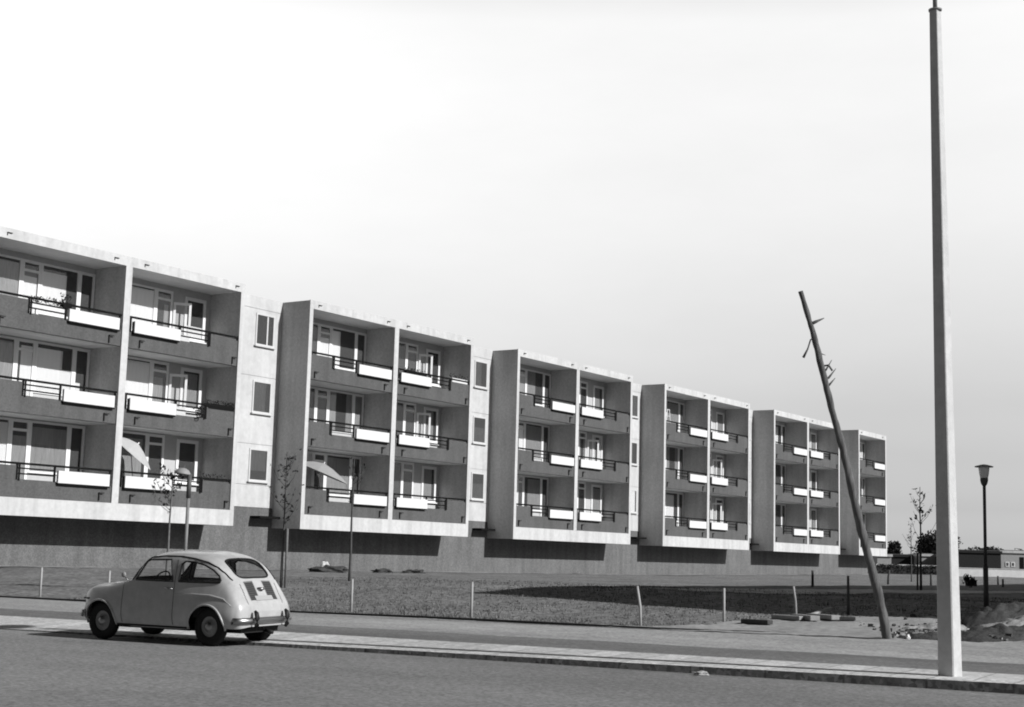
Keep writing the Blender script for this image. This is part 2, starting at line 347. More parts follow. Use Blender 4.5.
# stairwell fronts between the bays
sw = [(b*PB+WB, (b+1)*PB) for b in range(-1, 4)]
stair_sets = []
for i, (a, c) in enumerate(sw):
    m = MB()
    zs = [3.153, 4.05, 5.69, 8.44, 11.19, ZR+.01]
    for z0, z1 in zip(zs[:-1], zs[1:]): m.box(a+.004, c-.004, DB-.02, DB+.3, B(z0+.012), B(z1-.012), M_PANELW)
    m.box(a+.006, c-.006, DB, DB+.28, B(3.155), B(ZR-.01), M_SIDE)
    m.build('stairwell_wall', bld)
    cn = MB(); cn.box(a+2.5, c-.1, DB-.55, DB, B(2.72), B(2.82), M_RAIL); cn.build('entrance_canopy', bld)
random.seed(11)
def window(name, t0, t1, z0, z1, fr, parent, D, panes=None, curtain=None, sill=False, curt_mat=None, proud=.05, fm=None):
    """frame with its pane, flat dark sheet for the unlit room behind, optional curtains given as (f0,f1,g0,g1) fractions of the opening"""
    m = MB(); w = fr
    m.box(t0, t0+w, D-proud, D, B(z0), B(z1), (fm or M_FRAME)); m.box(t1-w, t1, D-proud, D, B(z0), B(z1), (fm or M_FRAME))
    m.box(t0+w, t1-w, D-proud, D, B(z1-w), B(z1), (fm or M_FRAME)); m.box(t0+w, t1-w, D-proud, D, B(z0), B(z0+w), (fm or M_FRAME))
    if panes:
        for (k, f) in panes:
            if k == 'v':
                x = t0+(t1-t0)*f; m.box(x-w*.45, x+w*.45, D-proud+.004, D, B(z0+w), B(z1-w), (fm or M_FRAME))
            else: m.box(t0+w, t1-w, D-proud+.006, D, B(f)-w*.45, B(f)+w*.45, (fm or M_FRAME))
    if sill: m.box(t0-.06, t1+.06, D-.11, D, B(z0-.05), B(z0-.003), (fm or M_FRAME))
    o = m.build(name, parent)
    MB().box(t0+w, t1-w, D-.026, D-.022, B(z0+w), B(z1-w), M_GLASS).build('pane', o)
    MB().box(t0+w-.01, t1-w+.01, D-.004, D-.001, B(z0+w-.01), B(z1-w+.01), M_DARK).build('room_dark_sheet', o)  # flat sheet painted dark where the room would lie in shade
    if curtain:
        m = MB()
        for (f0, f1, g0, g1) in curtain:
            xa, xb = t0+w+(t1-t0-2*w)*f0, t0+w+(t1-t0-2*w)*f1; za, zb = z0+w+(z1-z0-2*w)*g0, z0+w+(z1-z0-2*w)*g1
            n = max(4, int((xb-xa)/.06)); vs = []; fs = []
            for i in range(n+1):
                x = xa+(xb-xa)*i/n; y = D-.012+.005*math.sin(i*1.9+xa*3)
                vs += [(x, y, B(za)), (x, y, B(zb))]
            for i in range(n): fs.append((2*i, 2*i+2, 2*i+3, 2*i+1))
            m.add(vs, fs, curt_mat or M_CURT, True)
        m.build('curtain', o)
    return o
# stair windows, white surrounds
st_c = [[(0, .35, 0, 1)], [(0, .55, 0, 1)], [(.05, .8, .25, 1)], None, [(.1, .6, 0, 1)]]
for i, (a, c) in enumerate(sw):
    for k in range(3):
        z0 = 4.26 + 2.75*k; cu = random.choice([[(0, .55, 0, 1)], [(0, .9, 0, 1)], [(.05, .8, 0, 1)], [(.5, 1, 0, 1), (0, .2, 0, 1)], [(0, 1, 0, .6)]])
        if i == 0 and k == 2: cu = [(.62, .70, 0, 1)]
        if i == 0 and k == 1: cu = [(0, .74, 0, 1)]
        if i == 0 and k == 0: cu = [(.0, .95, .3, 1)]
        window('stair_window', a+2.25, a+3.33, z0-.06, z0+1.26, .07, bld, DB-.02, None, cu, True,
               M_CURT if random.random() < .3 else M_CURT3, .035, mat('stair_window_paint', .56, .6, .05, 5.0))

# balconies -----------------------------------------------------------------
DW = DB + .09
def balcony(b, side, k):
    """side +1: box beside the central fin on its right; -1: mirrored on its left"""
    zk = ZT + ST*k
    tf = t0_of(b) + FB
    L = FB - FIN/2 - TH if side < 0 else WB - FB - FIN/2 - TH
    def T(u): return tf + side*(FIN/2 + u)           # u measured from the fin face
    def bx(m, u0, u1, y0, y1, z0, z1, mt):
        a, c = sorted((T(u0), T(u1))); m.box(a, c, y0, y1, B(z0), B(z1), mt)
    m = MB()
    bx(m, .004, L-.004, .02, .16, zk+.01, zk+.60, M_BALC)
    cut = 4.02
    bx(m, cut, L-.004, .02, .16, zk+.602, zk+1.04, M_BALC)
    bx(m, .006, L-.006, .165, DW, zk, zk+.2, M_SOFFIT)
    balc = m.build('balcony', bld)
    r = MB(); rz = zk+1.15
    a, c = sorted((T(.04), T(L-.01)))
    r.box(a, c, -.01, .05, B(rz-.07), B(rz), M_RAIL)
    for u in (.10, 2.47, cut-.03, L-.06):
        bx(r, u-.032, u+.032, .002, .048, zk+.58 if u < cut else zk+1.0, rz-.07, M_RAIL)
    bx(r, cut-.15, cut-.08, .002, .016, zk+.55, rz-.07, M_RAIL)
    for zz in (.96, .78): bx(r, 2.5, cut-.05, .01, .04, zk+zz-.024, zk+zz+.024, M_RAIL)
    r.build('railing', balc)
    p = MB()
    bx(p, .20, 2.40, -.10, -.012, zk+.56, zk+.97, M_BOX); bx(p, .17, 2.38, -.085, .015, zk+.505, zk+.557, M_RAIL)  # black strip below is bracket and painted shadow line under the box
    bx(p, .165, .195, -.05, .015, zk+.53, zk+.95, M_RAIL)
    p.build('planter_box', balc)
    for u in (.55, L-.28):
        s_ = MB(); bx(s_, u-.018, u+.018, -.035, .019, zk+.06, zk+.34, M_SPOUT); x, x2 = sorted((T(u)-.018, T(u)+.018))
        s_.box(x, x2+.17, -.06, -.036, B(zk+.305), B(zk+.34), M_SPOUT); s_.build('drain_spout', balc)
    if k == 2:
        for u in (.55, L-.32):
            s_ = MB(); x, x2 = T(u)-.02, T(u)+.02
            s_.box(x, x2-.008, -.045, -.031, B(ZF+.10), B(ZF+.21), M_SPOUT); s_.box(x, x2+.16, -.07, -.046, B(ZF+.185), B(ZF+.21), M_SPOUT); s_.build('roof_spout', bld)
    # windows in the back wall
    rnd = random.Random(b*31+k*7+side*3+100)
    zf = zk+.22; zh = zk+2.71
    def cur(p=.75):
        if rnd.random() > p: return None
        c = rnd.random()
        if c < .4: return [(0, rnd.uniform(.45, 1), 0, rnd.choice([1, .93]))]
        if c < .7: return [(rnd.uniform(0, .4), 1, 0, .95)]
        return [(0, .3, 0, 1), (.75, 1, 0, 1)]
    cm = lambda: M_CURT if rnd.random() < .45 else M_CURT2
    if side > 0:
        W1 = dict(curtain=cur(), curt_mat=cm()); D1 = dict(curtain=cur(.5), curt_mat=cm()); W2 = dict(curtain=cur(.7), curt_mat=cm()); leaf = rnd.random() < .45
        if b == -1: W1 = dict(curtain=[(0, 1, 0, .97)] if k else [(0, .95, 0, .9)], curt_mat=M_CURT if k else M_CURT2)
        if b == -1 and k == 2: D1 = dict(curtain=[(.55, .9, 0, .8)], curt_mat=M_CURT2); W2 = dict(curtain=[(0, 1, 0, .3)], curt_mat=M_CURT); leaf = True
        if b == -1 and k == 1: D1 = dict(curtain=[(.05, .8, 0, .78)], curt_mat=M_CURT2); W2 = dict(curtain=[(0, .9, 0, .95)], curt_mat=M_CURT2); leaf = True
        if b == -1 and k == 0: leaf = False; D1 = dict(curtain=None)
        if b == 0 and k: leaf = True
        window('window', T(.0), T(2.60), zf+.7, zh, .075, bld, DW, [('v', .985)], **W1)
        d = window('balcony_door', T(2.605), T(3.46), zf, zh, .10, bld, DW, [('h', zk+2.35)], **D1)
        if leaf:
            lf = MB(); x = T(3.47); an = R(40)
            rot = Matrix.Rotation(-an, 3, 'Z'); 
            for (u0, u1, z0, z1) in ((0, .09, .25, 2.3), (.58, .67, .25, 2.3), (.09, .58, 2.2, 2.3), (.09, .58, .25, 1.05)):
                c = Vector((x, DW-.09, 0)) + rot @ Vector(((u0+u1)/2, 0, 0)); lf.obox((c.x, c.y, B(zk+(z0+z1)/2)), ((u1-u0)/2, .02, (z1-z0)/2), rot, M_FRAME)
            c = Vector((x, DW-.09, 0)) + rot @ Vector((.335, 0, 0)); lf.obox((c.x, c.y, B(zk+1.62)), (.24, .003, .57), rot, M_GLASS)
            lf.build('door_leaf', d)
        window('window', T(4.10), T(5.20), zf+.75, zh-.08, .13, bld, DW, None, sill=True, **W2)
    else:
        W0 = dict(curtain=cur(.5), curt_mat=cm()); D1 = dict(curtain=cur(.7), curt_mat=cm()); W1 = dict(curtain=cur(.85), curt_mat=cm()); D2 = dict(curtain=cur(.25), curt_mat=M_CURT2)
        if b == -1 and k == 2: W1 = dict(curtain=[(0, .7, 0, .88)], curt_mat=M_CURT); D1 = dict(curtain=[(.05, .95, 0, .8)], curt_mat=M_CURT); D2 = dict(curtain=None)
        if b == -1 and k == 1: W1 = dict(curtain=[(0, .73, 0, .92), (.73, 1, 0, .52)], curt_mat=M_CURT); D2 = dict(curtain=[(0, .5, 0, .5)], curt_mat=M_CURT)
        if b == -1 and k == 0: W1 = dict(curtain=[(0, 1, 0, .92)], curt_mat=M_CURT2); D1 = dict(curtain=[(0, 1, 0, .8)], curt_mat=M_CURT2)
        if b == 0 and k == 2: W1 = dict(curtain=[(0, .38, 0, .95)], curt_mat=M_CURT); D1 = dict(curtain=[(0, 1, 0, .8)], curt_mat=M_CURT)
        window('window', T(3.20), T(5.25), zf+.7, zh, .075, bld, DW, [('v', .45)], **W0) if True else None
        window('balcony_door', T(2.39), T(3.19), zf, zh, .10, bld, DW, [('h', zk+2.35)], **D1)
        window('window', T(.72), T(2.38), zf+.7, zh, .075, bld, DW, None, **W1)
        window('balcony_door', T(.02), T(.715), zf, zh, .10, bld, DW, None, **D2)
    return balc
def window_fix(fn):
    def g(name, t0, t1, *a, **k):
        if t0 > t1: t0, t1 = t1, t0
        return fn(name, t0, t1, *a, **k)
    return g
window = window_fix(window)
for b, n in BAYS:
    for k in range(3):
        balcony(b, -1, k)
        if n == 2: balcony(b, 1, k)

# the gravel edging along the foot of the wall
def bxy(t, D): 
    c, s = math.cos(ANG), math.sin(ANG); return X0 + t*c - D*s, Y0 + t*s + D*c
vs = []; fs = []; k = 0
ts = lin(-22, END, 160)
for i, t in enumerate(ts):
    wob = noise.noise(Vector((t*1.1, 0, 0)))
    for D in (.55+wob*.12, 1.05+noise.noise(Vector((t*1.3, 4, 0)))*.12):
        x, y = bxy(t, D); s_, q_ = sq(x, y); vs.append((x, y, max(lawn_z(s_, q_), H(x, y)-.03)+.03))
for i in range(len(ts)-1): fs.append((2*i, 2*i+2, 2*i+3, 2*i+1))
tag(MB().add(vs, fs, M_GRAVEL).build('gravel_strip'), kind='structure')

# ------------------------------------------------------------------ neighbouring block right of the view (throws the long shadow over the lawn)
hh = 11.0; sh = hh/math.tan(SUN_EL); sdx, sdy = math.cos(SUN_AZ)*sh, math.sin(SUN_AZ)*sh
foot = [(-.8+sdx, 38.1+sdy), (5.8+sdx, 32.2+sdy), (36.5+sdx, 81.2+sdy), (29.9+sdx, 87.1+sdy)]
nb_root = empty('neighbouring_block', (foot[0][0], foot[0][1], .5), 0, 'plain flat roofed apartment block standing off to the right of the lawn', 'building')
fx = [(x-foot[0][0], y-foot[0][1]) for x, y in foot]
vs = [(x, y, z) for z in (-.6, hh-.2) for x, y in fx]
MB().add(vs, [(0, 1, 5, 4), (1, 2, 6, 5), (2, 3, 7, 6), (3, 0, 4, 7), (3, 2, 1, 0)], M_PANELW).build('wall', nb_root, fix=True)
cx = sum(p[0] for p in fx)/4; cy = sum(p[1] for p in fx)/4
vs = [(cx+(x-cx)*1.004, cy+(y-cy)*1.004, z) for z in (hh-.198, hh+.12) for x, y in fx]
MB().add(vs, [(0, 1, 5, 4), (1, 2, 6, 5), (2, 3, 7, 6), (3, 0, 4, 7), (3, 2, 1, 0), (4, 5, 6, 7)], M_ROOF).build('roof', nb_root, fix=True)
e = Vector((fx[3][0]-fx[0][0], fx[3][1]-fx[0][1])); el = e.length; ed = e/el; en = Vector((-ed.y, ed.x)); ra = math.atan2(ed.y, ed.x)
for k in range(4):
    for j in range(8):
        a = 3+j*6.5; c = ed*a + en*.03
        w_ = MB(); w_.box(-.9, .9, -.02, .04, 0, 1.3, M_FRAME); w_.box(-.8, .8, .04, .05, .1, 1.2, M_DARK)
        w_.build('window', nb_root, (c.x, c.y, 1.0+k*2.6), ra)

# ------------------------------------------------------------------ the parked car
CAR_TINT = .44
M_PAINT = mat('pale_car_paint', CAR_TINT, .30, .10, 9.0, .03, 6, spec=.5, coat=.45, stain=.10, stain_scale=2.0)
M_RUBBER = mat('tyre_rubber', .018, .85, .2, 20)
M_RIM = mat('painted_steel_wheel', .28, .45, .1, 8)
M_CHROME = mat('dull_chrome', .34, .36, metal=1.0)
M_BLACK = mat('black_trim', .012, .6)
M_SEAT = mat('seat_cloth', .07, .8)
M_GRILLE = mat('grille_shadow', .03, .7)
M_LAMP = mat('dark_red_lens', .045, .25, spec=.6)
M_PLATE = mat('plate_enamel', .36, .5)
M_HEADL = mat('headlamp_glass', .6, .15, spec=.7)
ST_A = [-.61, -.575, -.50, -.40, -.285, -.09, .17, .55, .95, 1.255, 1.43, 1.565, 1.93, 2.27, 2.45, 2.55, 2.60]
ST_W = [(.42, .45, .46, .44, .40, .32, .19, 0), (.54, .58, .59, .56, .49, .38, .21, 0), (.60, .645, .65, .61, .53, .41, .23, 0), (.62, .675, .68, .63, .55, .45, .26, 0),
        (.63, .685, .69, .63, .575, .49, .29, 0), (.63, .69, .695, .637, .60, .53, .31, 0), (.63, .69, .695, .65, .61, .545, .33, 0), (.635, .69, .695, .665, .625, .56, .34, 0),
        (.635, .69, .695, .665, .622, .555, .34, 0), (.635, .69, .69, .66, .615, .54, .33, 0), (.63, .69, .69, .655, .62, .56, .35, 0), (.63, .685, .69, .655, .62, .56, .36, 0),
        (.62, .68, .685, .645, .585, .48, .28, 0), (.60, .665, .67, .615, .54, .44, .25, 0), (.55, .60, .61, .57, .49, .39, .23, 0), (.44, .49, .51, .49, .43, .34, .20, 0), (.28, .33, .35, .34, .30, .24, .14, 0)]
ST_Z = [(.30, .36, .42, .47, .50, .515, .52, .52), (.28, .38, .46, .55, .60, .62, .63, .63), (.27, .38, .50, .64, .71, .74, .75, .755), (.27, .38, .52, .73, .84, .895, .915, .92),
        (.27, .38, .54, .80, .93, 1.02, 1.055, 1.065), (.27, .38, .55, .86, 1.04, 1.17, 1.225, 1.24), (.25, .37, .56, .885, 1.10, 1.27, 1.335, 1.35), (.23, .36, .56, .90, 1.12, 1.305, 1.372, 1.388),
        (.23, .36, .56, .90, 1.12, 1.295, 1.365, 1.381), (.23, .36, .56, .90, 1.08, 1.235, 1.30, 1.318), (.23, .36, .56, .885, .99, 1.07, 1.105, 1.115), (.24, .37, .56, .86, .91, .935, .947, .952),
        (.25, .37, .56, .795, .835, .862, .877, .882), (.26, .37, .55, .765, .815, .842, .857, .862), (.28, .37, .54, .72, .775, .80, .812, .817), (.31, .38, .51, .64, .70, .725, .737, .742), (.36, .40, .49, .57, .62, .645, .655, .655)]
def cr1(xs, ys, x):
    """monotone-ish cubic through table rows"""
    i = int(np.clip(np.searchsorted(xs, x)-1, 0, len(xs)-2)); h = xs[i+1]-xs[i]; t = (x-xs[i])/h
    def sl(j):
        if j == 0: return (ys[1]-ys[0])/(xs[1]-xs[0])
        if j == len(xs)-1: return (ys[-1]-ys[-2])/(xs[-1]-xs[-2])
        return (ys[j+1]-ys[j-1])/(xs[j+1]-xs[j-1])
    m0, m1 = sl(i), sl(i+1)
    return (2*t**3-3*t**2+1)*ys[i] + (t**3-2*t**2+t)*h*m0 + (-2*t**3+3*t**2)*ys[i+1] + (t**3-t**2)*h*m1
AX = np.array(ST_A); WW = np.array(ST_W); ZZ = np.array(ST_Z)
UX = np.arange(8.0)
def section(a):
    return cr1(AX, WW, a), cr1(AX, ZZ, a)
def surf(a, u, sec=None):
    w, z = sec or section(a); return cr1(UX, w, u), cr1(UX, z, u)
def u_for_z(a, z, sec=None):
    sec = sec or section(a); us = np.linspace(0, 7, 141); zs = np.array([cr1(UX, sec[1], u) for u in us])
    i = int(np.argmax(zs >= z)) if (zs >= z).any() else 140
    return us[i]
def on_side(a, z, off=0.0):
    sec = section(a); w, z2 = surf(a, u_for_z(a, z, sec), sec); return Vector((a, w+off, z))
def on_top(a, w, off=0.0):
    sec = section(a); us = np.linspace(2.5, 7, 120); ws = np.array([cr1(UX, sec[0], u) for u in us])
    u = us[int(np.argmin(abs(ws-abs(w))))]; return Vector((a, w, cr1(UX, sec[1], u)+off))
DOORWIN = [(1.415, .935), (1.27, 1.215), (1.215, 1.237), (.765, 1.250), (.665, .93)]
QWIN = [(.555, .93), (.54, 1.19), (.48, 1.23), (.31, 1.223), (.12, 1.182), (-.045, 1.112), (-.155, 1.03), (-.195, .965), (-.185, .935), (-.14, .93)]
REAR_A, REAR_W = (-.185, .155), .375
FRONT_A, FRONT_W = (1.41, .135), .53
WB_C = 2.1166
def se(x, y, n): return abs(x)**n + abs(y)**n
def make_car():
    root = empty('parked_car', (0, 0, 0), 0, 'small pale rounded rear engined saloon parked half against the kerb', 'car')
    na, nu = 250, 92
    A = np.linspace(ST_A[0], ST_A[-1], na); U = np.linspace(0, 7, nu)
    P = np.zeros((na, nu, 3))
    for i, a in enumerate(A):
        sec = section(a)
        for j, u in enumerate(U):
            w, z = surf(a, u, sec); P[i, j] = (a, max(w, 0), z)
    parts = {k: MB() for k in ('body', 'door_l', 'door_r', 'engine_lid', 'windscreen', 'rear_window', 'door_glass_l', 'door_glass_r', 'side_glass_l', 'side_glass_r')}
    for side in (1, -1):
        buckets = {}
        for i in range(na-1):
            for j in range(nu-1):
                c = (P[i, j]+P[i+1, j]+P[i, j+1]+P[i+1, j+1])/4; a, w, z = c; uu = (U[j]+U[j+1])/2
                key = 'body'
                if w > .45 and uu < 2.9 and min((a)**2, (a-WB_C)**2) + (z-.27)**2 < .335**2: key = None
                elif 2.4 < uu < 5.3 and w > .5 and inside(DOORWIN, a, z): key = 'door_glass'
                elif 2.4 < uu < 5.4 and w > .5 and inside(QWIN, a, z): key = 'side_glass'
                elif uu > 4.6 and se((a-REAR_A[0])/REAR_A[1], w/REAR_W, 5) < 1: key = 'rear_window'
                elif uu > 4.8 and se((a-FRONT_A[0])/FRONT_A[1], w/FRONT_W, 8) < 1: key = 'windscreen'
                elif uu < 4.9 and .63 < a < 1.65 and .275 < z < 1.28 and w > .5 and (a-1.65) < -(z-.9)*.78:
                    key = 'door'
                elif uu > 3.2 and -.565 < a < -.375:
                    if w < .40: key = 'engine_lid'
                    elif w < .412: key = None
                if key: buckets.setdefault(key, []).append((i, j))
        for key, cells in buckets.items():
            nm = key + ('_l' if side > 0 else '_r') if key in ('door', 'door_glass', 'side_glass') else key
            m = M_CARGLASS if 'glass' in key or key in ('rear_window', 'windscreen') else M_PAINT
            idx = {}; vs = []; fs = []
            def vid(i, j):
                if (i, j) not in idx:
                    p = P[i, j]; idx[(i, j)] = len(vs); vs.append((p[0], side*p[1], p[2]))
                return idx[(i, j)]
            for i, j in cells:
                f = (vid(i, j), vid(i, j+1), vid(i+1, j+1), vid(i+1, j)); fs.append(f if side > 0 else f[::-1])
            parts[nm].add(vs, fs, m, True)
    # closed ends
    for i, fl in ((0, False), (na-1, True)):
        ring = [tuple(P[i, j]) for j in range(nu)] + [(P[i, j, 0], -P[i, j, 1], P[i, j, 2]) for j in range(nu-2, -1, -1)]
        f = tuple(range(len(ring))); parts['body'].add(ring, [f if fl else f[::-1]], M_PAINT)
    bm_ = parts['body']
    # drip rails, seams of trim and wheel arch lips belong to the body
    for sd in (1, -1):
        pts = [(1.485, .93), (1.39, 1.10), (1.30, 1.235), (1.17, 1.28), (.88, 1.302), (.58, 1.302), (.33, 1.275), (.08, 1.225), (-.10, 1.15), (-.21, 1.075), (-.335, .965)]
        dense = []
        for (a0, z0), (a1, z1) in zip(pts[:-1], pts[1:]):
            for t in np.linspace(0, 1, 5)[:-1]: dense.append((a0+(a1-a0)*t, z0+(z1-z0)*t))
        dense.append(pts[-1])
        L_ = [on_side(a, z, .006) for a, z in dense]; L_ = [Vector((p.x, sd*p.y, p.z)) for p in L_]
        bm_.tube(L_, .011, M_BLACK, 6)
        for poly in (DOORWIN, QWIN):
            d2 = []
            for (a0, z0), (a1, z1) in zip(poly, poly[1:]+poly[:1]):
                for t in np.linspace(0, 1, 7)[:-1]: d2.append((a0+(a1-a0)*t, z0+(z1-z0)*t))
            L_ = [on_side(a, z, .001) for a, z in d2]; L_ = [Vector((p.x, sd*p.y, p.z)) for p in L_]; L_.append(L_[0])
            bm_.tube(L_, .014, M_BLACK, 6)
        for cx_ in (0, WB_C):
            arc = []
            for t in np.linspace(R(-12), R(192), 26):
                a = cx_+.338*math.cos(t); z = .27+.338*math.sin(t); p = on_side(a, max(z, .25), .004); arc.append(Vector((p.x, sd*p.y, p.z)))
            bm_.tube(arc, .016, M_PAINT, 6)
        for path in ([(.63, 1.25), (.63, .6), (.63, .29)], [(1.65, .88), (1.65, .6), (1.65, .29)]):
            d3 = [(a0, z) for (a0, z0), (a1, z1) in zip(path[:-1], path[1:]) for z in np.linspace(z0, z1, 9)]
            bm_.tube([Vector((p.x, sd*p.y, p.z)) for p in [on_side(a, z, 0) for a, z in d3]], .0045, M_BLACK, 5)
        # sill strip and belt crease
        bm_.tube([Vector((p.x, sd*p.y, p.z)) for p in [on_side(a, .255, .0) for a in np.linspace(.38, 1.76, 14)]], .016, M_BLACK, 6)
        # rear fender swelling crease
        cr_ = [on_side(a, z, .002) for a, z in [(-.45, .60), (-.3, .70), (-.05, .745), (.25, .755), (.6, .745)]]
        bm_.tube([Vector((p.x, sd*p.y, p.z)) for p in cr_], [.004, .012, .016, .012, .003], M_PAINT, 6)
    for (ac, ah), wh, n_ in ((REAR_A, REAR_W, 5), (FRONT_A, FRONT_W, 8)):
        ring = []
        for t in np.linspace(0, 2*math.pi, 80):
            c_, s_ = math.cos(t), math.sin(t); k_ = (abs(c_)**n_+abs(s_)**n_)**(-1/n_)
            ring.append(on_top(ac+ah*c_*k_, wh*s_*k_, .002))
        bm_.tube(ring, .015, M_BLACK, 6)
    body = bm_.build('body', root)
    for nm in ('windscreen', 'rear_window'): parts[nm].build(nm, root)
    for sd, sf in ((1, '_l'), (-1, '_r')):
        d = parts['door'+sf].build('door', root)
        parts['door_glass'+sf].build('door_window', d)
        h = MB(); p = on_side(.72, .82, .025); h.tube([(p.x-.06, sd*p.y, p.z), (p.x+.07, sd*p.y, p.z+.005)], .013, M_CHROME, 8); h.tube([(p.x-.05, sd*p.y, p.z), (p.x-.05, sd*(p.y-.03), p.z)], .016, M_CHROME, 8)
        h.build('door_handle', d)
        parts['side_glass'+sf].build('side_window', root)
        # lamps
        m = MB(); p = on_top(2.60, sd*.47); m.lathe([(0, .05), (.06, .045), (.085, .02), (.09, -.03)], M_HEADL, (0, 0, 0), 20, 'y'); 
        lo = m.build('headlight', root, (2.505, sd*.455, .64), R(-90))
        m = MB(); m.lathe([(0, .075), (.03, .07), (.05, .045), (.055, .0), (.05, -.045), (.03, -.07), (0, -.075)], M_LAMP, n=16)
        t_ = m.build('tail_light', root, (-.475, sd*.57, .555)); t_.scale = (.75, .8, 1.25)
    lid = parts['engine_lid'].build('engine_lid', root)
    for sd in (1, -1):
        g = MB()
        pn = [on_top(a, sd*w, .0025) for a in np.linspace(-.375, -.548, 8) for w in (.105, .315)]
        g.add(pn, [(2*i, 2*i+1, 2*i+3, 2*i+2) for i in range(7)], mat('grille_plate', .13, .6))
        for k in range(9):
            a = -.39-.0175*k; w0, w1 = .12, .30
            p0, p1 = on_top(a, sd*w0, .004), on_top(a, sd*w1, .004); q0, q1 = on_top(a-.0155, sd*w0, .004), on_top(a-.0155, sd*w1, .004)
            g.add([p0, p1, q1, q0], [(0, 1, 2, 3)], M_GRILLE)
        g.build('louvre_grille', lid)
    hm = MB(); p = on_top(-.455, 0, .012); hm.lathe([(0, .02), (.06, .015), (.075, 0), (.06, -.02)], M_CHROME, p, 18); hm.build('lid_handle', lid)
    pl = MB(); 
    c0 = [on_top(-.515, y, .015) for y in (-.2, .2)]; c1 = [on_top(-.56, y, .02) for y in (.2, -.2)]
    pl.add(c0+c1, [(0, 1, 2, 3)], M_PLATE); pl.build('number_plate', lid)
    # bumpers
    def bumper(xc, sgn, name):
        m = MB(); pts = []
        for t in np.linspace(-1, 1, 21):
            y = .66*math.sin(t*math.pi/2*1.0); x = xc - sgn*(.20*max(0, abs(t)-.45)**1.5*1.6 + .03*t*t); pts.append((x, y, .385))
        vs = []; fs = []; prof = [(-.0, .05), (.03, .035), (.04, 0), (.03, -.035), (0, -.05), (-.012, 0)]
        for p in pts:
            for dx, dz in prof: vs.append((p[0]+sgn*dx, p[1], p[2]+dz))
        k = len(prof)
        for i in range(len(pts)-1):
            for j in range(k): fs.append((i*k+j, i*k+(j+1) % k, (i+1)*k+(j+1) % k, (i+1)*k+j))
        m.add(vs, fs, M_CHROME, True); b_ = m.build(name, root, fix=True)
        for sd in (1, -1):
            o_ = MB(); o_.tube([(xc+sgn*.045, sd*.36, .28), (xc+sgn*.075, sd*.36, .33), (xc+sgn*.08, sd*.36, .42), (xc+sgn*.06, sd*.36, .50), (xc+sgn*.03, sd*.36, .53)], [.022, .036, .038, .034, .02], M_BLACK, 10)
            o_.build('overrider', b_)
    bumper(-.63, -1, 'rear_bumper'); bumper(2.60, 1, 'front_bumper')
    # wheels
    prof_t = [(.150, -.045), (.20, -.068), (.262, -.066), (.280, -.045), (.286, 0), (.280, .045), (.262, .066), (.20, .068), (.150, .045)]
    for a in (0, WB_C):
        for sd in (1, -1):
            w = MB().lathe(prof_t, M_RUBBER, n=40, axis='y').build('wheel', root, (a, sd*.545, .286))
            r_ = MB(); r_.lathe([(.153, sd*.035), (.143, sd*.04), (.13, sd*.022), (.10, sd*.022), (.085, sd*.045), (.06, sd*.065), (.03, sd*.072), (0, sd*.074)], M_RIM, n=32, axis='y')
            r_.build('rim', w)
            h_ = MB().lathe([(.068, sd*.064), (.06, sd*.078), (.03, sd*.09), (0, sd*.094)], M_CHROME, n=20, axis='y').build('hub_cap', w)
    # underbody, wheel housings, cabin
    u = MB(); u.box(-.47, 2.35, -.44, .44, .20, .52, M_BLACK); u.box(.36, 1.76, -.60, .60, .21, .30, M_BLACK)
    for a in (0, WB_C):
        for sd in (1, -1):
            u.box(a-.36, a+.36, min(sd*.441, sd*.46), max(sd*.441, sd*.46), .22, .66, M_BLACK); u.box(a-.36, a+.36, min(sd*.455, sd*.64), max(sd*.455, sd*.64), .61, .63, M_BLACK)
    u.tube([(-.5, -.1, .22), (-.64, -.1, .2)], .03, M_BLACK)
    u.build('underbody', root)
    s = MB()
    for y in (.28, -.28):
        rot = Matrix.Rotation(R(-14), 3, 'Y'); s.obox((.74, y, .66), (.06, .22, .26), rot, M_SEAT); s.box(.78, 1.2, y-.22, y+.22, .36, .50, M_SEAT)
    s.build('front_seat', root)
    s = MB(); s.obox((-.06, 0, .72), (.07, .5, .2), Matrix.Rotation(R(-18), 3, 'Y'), M_SEAT); s.box(.0, .4, -.5, .5, .4, .54, M_SEAT); s.build('rear_seat', root)
    s = MB(); s.obox((1.50, 0, .86), (.06, .56, .05), Matrix.Rotation(R(20), 3, 'Y'), M_BLACK); s.build('dashboard', root)
    s = MB(); ring = []
    rot = Matrix.Rotation(R(62), 3, 'Y')
    for t in np.linspace(0, 2*math.pi, 30): ring.append(Vector((1.23, .30, .90)) + rot @ Vector((.18*math.cos(t), .18*math.sin(t), 0)))
    s.tube(ring, .011, M_BLACK, 6); s.tube([ring[8], Vector((1.23, .30, .90)), ring[22]], .01, M_BLACK, 6); s.tube([Vector((1.23, .30, .90)), (1.50, .30, .76)], .018, M_BLACK, 6)
    s.build('steering_wheel', root)
    s = MB(); p = on_side(1.54, .90, .0); s.tube([p, p+Vector((.03, .09, .07))], .008, M_CHROME, 6); s.lathe([(0, -.02), (.045, -.016), (.055, 0), (.045, .02), (0, .026)], M_BLACK, n=16)
    me = MB(); me.tube([p, p+Vector((.06, .05, .07))], .007, M_CHROME, 6); me.lathe([(0, -.02), (.03, -.017), (.043, 0), (.036, .018), (0, .022)], M_RIM, p+Vector((.07, .06, .105)), 14, 'y'); me.build('door_mirror', root)
    # bonnet badge strip and wipers
    s = MB()
    for y in (.1, -.32):
        a0, a1 = on_top(1.62, y, .02), on_top(1.57, y+.32, .02); s.tube([a0, a1], .006, M_BLACK, 6)
    s.build('wiper', root)
    return root
car = make_car()
